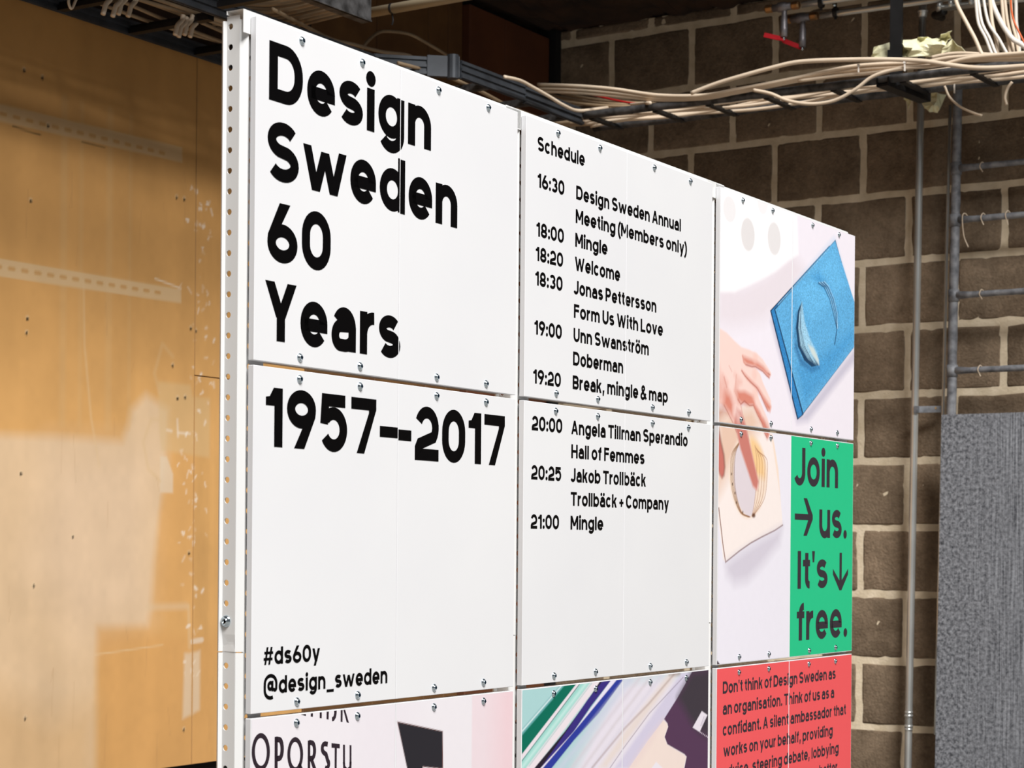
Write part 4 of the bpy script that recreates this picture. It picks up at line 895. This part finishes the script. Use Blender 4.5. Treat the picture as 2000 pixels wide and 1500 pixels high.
cable([on_board(x, y, -1.76) for x, y in ((136, -12), (134, 4), (138, 16), (143, 12), (152, -10))], .0032, M_cable, 'thin cream cable tie loop dangling at the top left')
# cables dropping at the top right
for k, (x0, x1, x2, r, mm, lab) in enumerate(((1868, 1890, 1918, .0055, M_cable, 'cream cable dropping aslant just right of the pipe coupling'), (1906, 1913, 1938, .0042, M_cablew, None), (1911, 1920, 1946, .0042, M_cablew, None),
        (1922, 1933, 1968, .0042, M_cablew, None), (1934, 1940, 1950, .0050, M_cable, None), (1938, 1958, 1996, .0072, M_cablew, 'thickest white cable curving down to the right edge'), (1957, 1963, 1974, .0046, M_cable, None), (1963, 1970, 1981, .0046, M_cable, None), (1974, 1979, 1990, .0046, M_cable, None), (1984, 1987, 1992, .0050, M_cablew, None))):
    yb = 87 if r > .007 else 106
    P = wp(.70-.012*k, (x0-3, -25), (x0, 5), (x1-2, 45), ((x1+x2)/2, 75), (x2, yb), (x2+12, yb+10))
    lab = lab or {1: 'leftmost white cable of the curtain at the top right', 2: 'second white cable of the curtain, touching the leftmost one', 3: 'third white cable of the curtain, curving right', 4: 'nearly straight cream cable between the white curves of the curtain',
        6: 'cream cable just right of the thickest white cable', 7: 'second cream cable right of the thickest white cable', 8: 'cream cable just left of the orange one', 9: 'straight white cable behind the orange one'}[k]
    cable(P, r, mm, lab, group='cables in the curtain at the top right')
cable(wp(.74, (1974, -20), (1975, 15), (1980, 40), (1990, 62), (2004, 90)), .0026, M_orange, 'thin orange cable dropping at the top right edge')
cable(wp(.66, (1845, 168), (1855, 190), (1875, 208), (1900, 220), (1918, 226)), .0034, M_cable, 'loose cable end hanging below the tray beside the ladder post')
cable(wp(.62, (1977, 160), (1968, 172), (1963, 190), (1966, 205)), .0040, M_cable, 'short cable end hanging below the tray at the right edge')
for x, y0, y1, s, lab in ((1767, 121, 139, .80, 'white cable tie knotted round the bundle above the rail'), (1677, 127, 141, .79, 'white cable tie round the bundle, left of the knotted one'), (1864, 160, 182, .60, 'white cable tie below the tray beside the ladder post')):
    P = wp(s, (x, y0), (x, y1)); m = MB(); m.bar(P[0], P[1], .0045, .003, N3); m.bar(P[0]-UP*.004, P[0]+UP*.002, .008, .006, N3); tag(m.build('cable_tie', M_cablew), lab, 'cable tie')
# ------------------------------------------------------------------ PIPES, LADDER, SHEET
def pipe(name, p, q, r, m, label, cat, extra=None):
    t = thing(name, label, cat); MB().tube([p+(q-p)*k/6 for k in range(7)], r, 18).build('tube', m, t, True); return t
P0, P1 = on_wall(1802, 12, .07), on_wall(1773, 1500, .07); P2 = P1+(P1-P0)*.55
P2 = P1+(P1-P0).normalized()*((P1.z-.0)/abs((P1-P0).normalized().z))
t = pipe('water_pipe', P0, P2, .0115, M_chrome, 'bright steel pipe running down the block wall from the paper wrapping', 'pipe')
def along(p, q, z): return p+(q-p)*((z-p.z)/(q.z-p.z))
zc = on_wall(1775, 1408, .07).z; m = MB()
for dz, rr in ((.026, .0125), (.016, .0132), (-.016, .0132), (-.026, .0125)): m.tube([along(P0, P2, H+zc-H+dz+.004), along(P0, P2, zc+dz-.004)], rr, 18)
m.tube([along(P0, P2, zc+.026), along(P0, P2, zc-.026)], .0115, 18); m.build('press_coupling', M_chrome, t, True)
m = MB(); q = on_wall(1802, 22, .07)
m.tube([q+UP*.02, q-UP*.018], .0135, 16); m.tube([q+UP*.004, q-UP*.004], .0165, 16); m.build('elbow_fitting', M_chrome, t, True)
m = MB(); a = on_wall(1788, 800, .07); b_ = on_wall(1838, 799, .045); m.bar(a, b_, .004, .020); m.bar(a+UP*.0-D3*.006, a+N3*.012-D3*.006, .022, .020); m.build('wall_clip', M_galv, t)
m = MB(); q = on_wall(1828, 797, .05); m.lathe([(.0001, 0), (.005, 0), (.004, .003)], 12, Matrix.Translation(q) @ Matrix.Rotation(A-PI/2, 4, 'Z')); m.build('clip_screw', M_zinc, t)
Q0, Q1 = on_wall(1856, 205, .05), on_wall(1840.5, 860, .05)
Q2 = Q1+(Q1-Q0).normalized()*.9
t = pipe('conduit', Q0, Q2, .0052, M_chrome, 'thin steel conduit close to the left of the ladder post', 'pipe')
ld = thing('cable_ladder', 'galvanised tubular cable ladder fixed upright on the block wall at right', 'cable ladder')
L0, L1 = on_wall(1872, 120, .09), on_wall(1857.5, 830, .09); L2 = L0+(L1-L0)*1.9
pts = [L0+(L2-L0)*k/40 for k in range(41)]
MB().tube([p+N3*random.uniform(-.0006, .0006) for p in pts], [.0142*random.uniform(.95, 1.04) for _ in pts], 14).build('side_post', M_galv, ld, True)
off = N3*.60
MB().tube([p+off for p in pts], .0125, 14).build('side_post', M_galv, ld, True)
rungs = [on_wall(1872, y, .09).z for y in (329, 430, 577, 724)]; rungs += [rungs[-1]-.232*k for k in (1, 2, 3, 4)]
for i, z in enumerate(rungs):
    p = along(L0, L2, z); m = MB(); m.tube([p+UP*.018, p-UP*.018], .0168, 14); m.build('rung_collar', M_galv, ld, True); MB().tube([p+off+UP*.018, p+off-UP*.018], .0150, 14).build('rung_collar', M_galv, ld, True)
    a = p+N3*.012-D3*.002; b_ = p+off
    MB().tube([a+(b_-a)*k/14+UP*random.uniform(-.0006, .0006) for k in range(15)], [.0125]+[.0094*random.uniform(.96, 1.05) for _ in range(14)], 12).build('rung', M_galv, ld, True)
for (x, y, ln, lab) in ((1884, 425, .09, 'limp twine loop hanging from the second ladder rung'), (1920, 425, .022, 'short twine knot at the middle of the second ladder rung'), (1968, 420, .03, 'twine knot at the right of the second ladder rung'), (1917, 574, .016, 'twine knot on the third ladder rung'), (1914, 722, .02, 'curled twine knot on the fourth ladder rung'), (1918, 325, .016, 'twine knot on the topmost ladder rung')):
    q = on_wall(x, y, .10); P = [q+N3*.006+UP*.006+D3*.008, q+UP*.013, q-N3*.005-D3*.006, q-UP*ln*.6-N3*.002, q-UP*ln+N3*(.012 if ln > .05 else .002)]
    cable(P, .0017, M_cable, lab, 'twine', name='twine')
sh_ = thing('metal_sheet', 'tall galvanised sheet with mottled zinc leaning on the block wall at right', 'metal sheet')
S0, S1 = on_wall(1839, 810, .16), on_wall(1826, 1500, .16); ex = S0
SM = Matrix.Translation(S0) @ Matrix.Rotation(A-PI/2, 4, 'Z'); sh_.matrix_world = SM
hgt = S0.z-.002; lean = (S1-S0).dot(N3)/(S0.z-S1.z)
m = MB(); v = []
for y in (0, .0015):
    v += [(0, y, 0), (.62, y, 0), (.62+lean*hgt, y, -hgt), (lean*hgt, y, -hgt)]
m.add(v, [(0, 3, 2, 1), (4, 5, 6, 7), (0, 1, 5, 4), (1, 2, 6, 5), (2, 3, 7, 6), (3, 0, 4, 7)]); m.build('face', M_sheet, sh_)
m = MB(); v = [(0, .0, 0), (0, .02, 0), (lean*hgt, .02, -hgt), (lean*hgt, .0, -hgt), (.0015, 0, 0), (.0015, .02, 0), (lean*hgt+.0015, .02, -hgt), (lean*hgt+.0015, 0, -hgt)]
m.add(v, [(0, 1, 2, 3), (7, 6, 5, 4), (0, 4, 5, 1), (3, 2, 6, 7)]); m.build('folded_edge', M_sheet, sh_)
# heating pipes and valves at the top
def hpipe(px0, px1, px2, s, r, label, name='heating_pipe'):
    a, b_ = on_wall(*px0, s), on_wall(*px1, s); e = b_+(b_-a)*px2
    t = thing(name, label, 'pipe'); MB().tube([a+(e-a)*k/8 for k in range(9)], r, 16).build('tube', M_chrome, t, True); return t, a, (b_-a).normalized()
t1, a1, d1 = hpipe((1566, 9), (1690, -8), 2.0, .55, .0088, 'upper of the two bright pipes at the top, ending in a red lever valve')
t2, a2, d2 = hpipe((1602, 31), (1760, 9), 1.7, .50, .0092, 'lower of the two bright pipes at the top, ending in a red lever valve')
for tt, x, y, s, dd in ((t1, 1604, 6, .55, d1), (t2, 1632, 24, .50, d2)):
    q = on_wall(x, y, s); m = MB(); m.tube([q-dd*.006, q+dd*.006], .0145, 16); m.tube([q, q+UP*.05], .004, 8); m.tube([q-UP*.012, q-UP*.02], .004, 8); m.build('pipe_clamp', M_black, tt)
    m = MB(); m.tube([q+UP*.014-D3*.01, q+UP*.024-D3*.01], .006, 10); m.build('clamp_nut', M_zinc, tt, True)
def valve(px, py, s, dd, label, hx0, hy0, hx1, hy1, sy0, sy1):
    v_ = thing('ball_valve', label, 'valve'); c_ = on_wall(px, py, s)
    m = MB(); m.tube([c_-dd*.030, c_-dd*.016, c_-dd*.012, c_, c_+dd*.012, c_+dd*.016, c_+dd*.030], [.0105, .0105, .014, .0155, .014, .0105, .0105], 14); m.build('valve_body', M_valve, v_, True)
    for sg in (-1, 1):
        m = MB(); m.tube([c_+dd*sg*.030, c_+dd*sg*.034, c_+dd*sg*.050, c_+dd*sg*.054], [.0115, .0125, .0125, .009], 8); m.build('brass_nut', M_brass, v_)
    m = MB(); p, q = on_wall(px+4, sy0, s), on_wall(px+3, sy1, s); m.tube([p+UP*.01, p, p+(q-p)*.28, p+(q-p)*.30, p+(q-p)*.62, p+(q-p)*.64, q], [.006, .0075, .0088, .0100, .0100, .0108, .0104], 16); m.build('extended_stem', M_valve, v_, True)
    m = MB(); m.tube([q, q-UP*.006, q-UP*.010], [.0045, .0050, .003], 10); m.build('stem_nut', M_zinc, v_, True)
    a, b_ = on_wall(hx1, hy1, s), on_wall(hx0, hy0, s); b_ = b_-D3*.012
    m = MB(); m.bar(a, b_, .005, .013); m.bar(a+(b_-a)*.02, a+(b_-a)*.3, .007, .009); o = m.build('lever', M_handle, v_)
valve(1528, 14, .55, d1, 'ball valve with red lever at far left on the upper pipe', 1496, 70, 1532, 77, 22, 72)
valve(1564, 35, .50, d2, 'ball valve with red lever on the lower pipe, right of its twin', 1533, 81, 1565, 93, 42, 92)
# press fittings on the right
ft = thing('pipe_fitting', 'cluster of chrome press fittings joining pipes at the top right', 'pipe fitting')
d3 = (on_wall(1990, -2, .52)-on_wall(1850, 14, .52)).normalized()
a = on_wall(1830, 17, .52); MB().tube([a, a+d3*.5], .0095, 16).build('tube', M_chrome, ft, True)
for x, y, r in ((1836, 13, .0135), (1858, 8, .0135), (1872, 3, .0145), (1898, 3, .014)):
    q = on_wall(x, y, .52); MB().tube([q-d3*.006, q-d3*.003, q+d3*.003, q+d3*.006], [r*.8, r, r, r*.8], 16).build('press_ring', M_chrome, ft, True)
MB().tube(smoothpath([on_wall(1845, 22, .52), on_wall(1832, 27, .50), on_wall(1826, 30, .44), on_wall(1840, 34, .30)], 6), .0105, 14).build('bend', M_black, ft, True)
# dark pipe behind
# crumpled paper above and below the tray
def crumple(name, px, s0, label, seed, seedz=.05):
    r = random.Random(seed); v_ = [on_wall(x, y, s0+dz) for x, y, dz in px[0]]; b = bmesh.new(); V_ = [b.verts.new(q) for q in v_]
    for f in px[1]: b.faces.new([V_[i] for i in f])
    bmesh.ops.subdivide_edges(b, edges=b.edges[:], cuts=2, use_grid_fill=True)
    for q in b.verts: q.co += Vector([r.uniform(-.0045, .0045) for _ in range(3)])
    bmesh.ops.recalc_face_normals(b, faces=b.faces)
    me = bpy.data.meshes.new(name); b.to_mesh(me); b.free(); me.materials.append(M_paper); o = link(name, me); o.modifiers.new('t', 'SOLIDIFY').thickness = .0008; return tag(o, label, 'paper')
crumple('crumpled_paper', ([(1700, 113, .0), (1704, 94, .02), (1740, 86, -.02), (1752, 82, .03), (1792, 76, -.02), (1800, 72, .02), (1832, 76, -.03), (1840, 64, .03), (1858, 57, .02), (1856, 74, -.01), (1846, 88, .04), (1836, 112, .01), (1775, 112, .05), (1780, 92, .06), (1812, 98, .03),
            (1862, 77, .02), (1890, 100, .03), (1840, 104, .04), (1868, 104, -.02), (1826, 84, .05), (1770, 100, .0)],
           [(0, 1, 2, 20), (0, 20, 12), (2, 3, 13, 20), (20, 13, 12), (3, 4, 13), (4, 5, 6, 19), (4, 19, 14, 13), (13, 14, 12), (14, 11, 12), (6, 7, 8, 9), (6, 9, 10, 19), (19, 10, 14), (10, 11, 14), (15, 16, 18), (15, 18, 17), (15, 17, 10)]), .66,
         'crumpled pale yellow-green paper stuffed above the tray', 5)
crumple('crumpled_paper', ([(1745, 172, .0), (1790, 168, .02), (1762, 189, .03), (1768, 195, .0), (1776, 212, .02), (1782, 195, .04), (1800, 190, .0), (1832, 184, .03), (1826, 205, .05), (1834, 215, .02), (1828, 222, .0), (1812, 214, .03), (1803, 208, .02), (1846, 186, .0)],
           [(0, 1, 2), (1, 3, 2), (3, 4, 5), (1, 5, 3), (1, 6, 5), (1, 7, 6), (6, 7, 8), (6, 8, 12), (12, 8, 11), (8, 9, 10, 11), (7, 13, 9, 8)]), .20,
         'torn scrap of pale yellow-green paper hanging round the pipe under the tray', 8)
print('objects', len(bpy.data.objects))
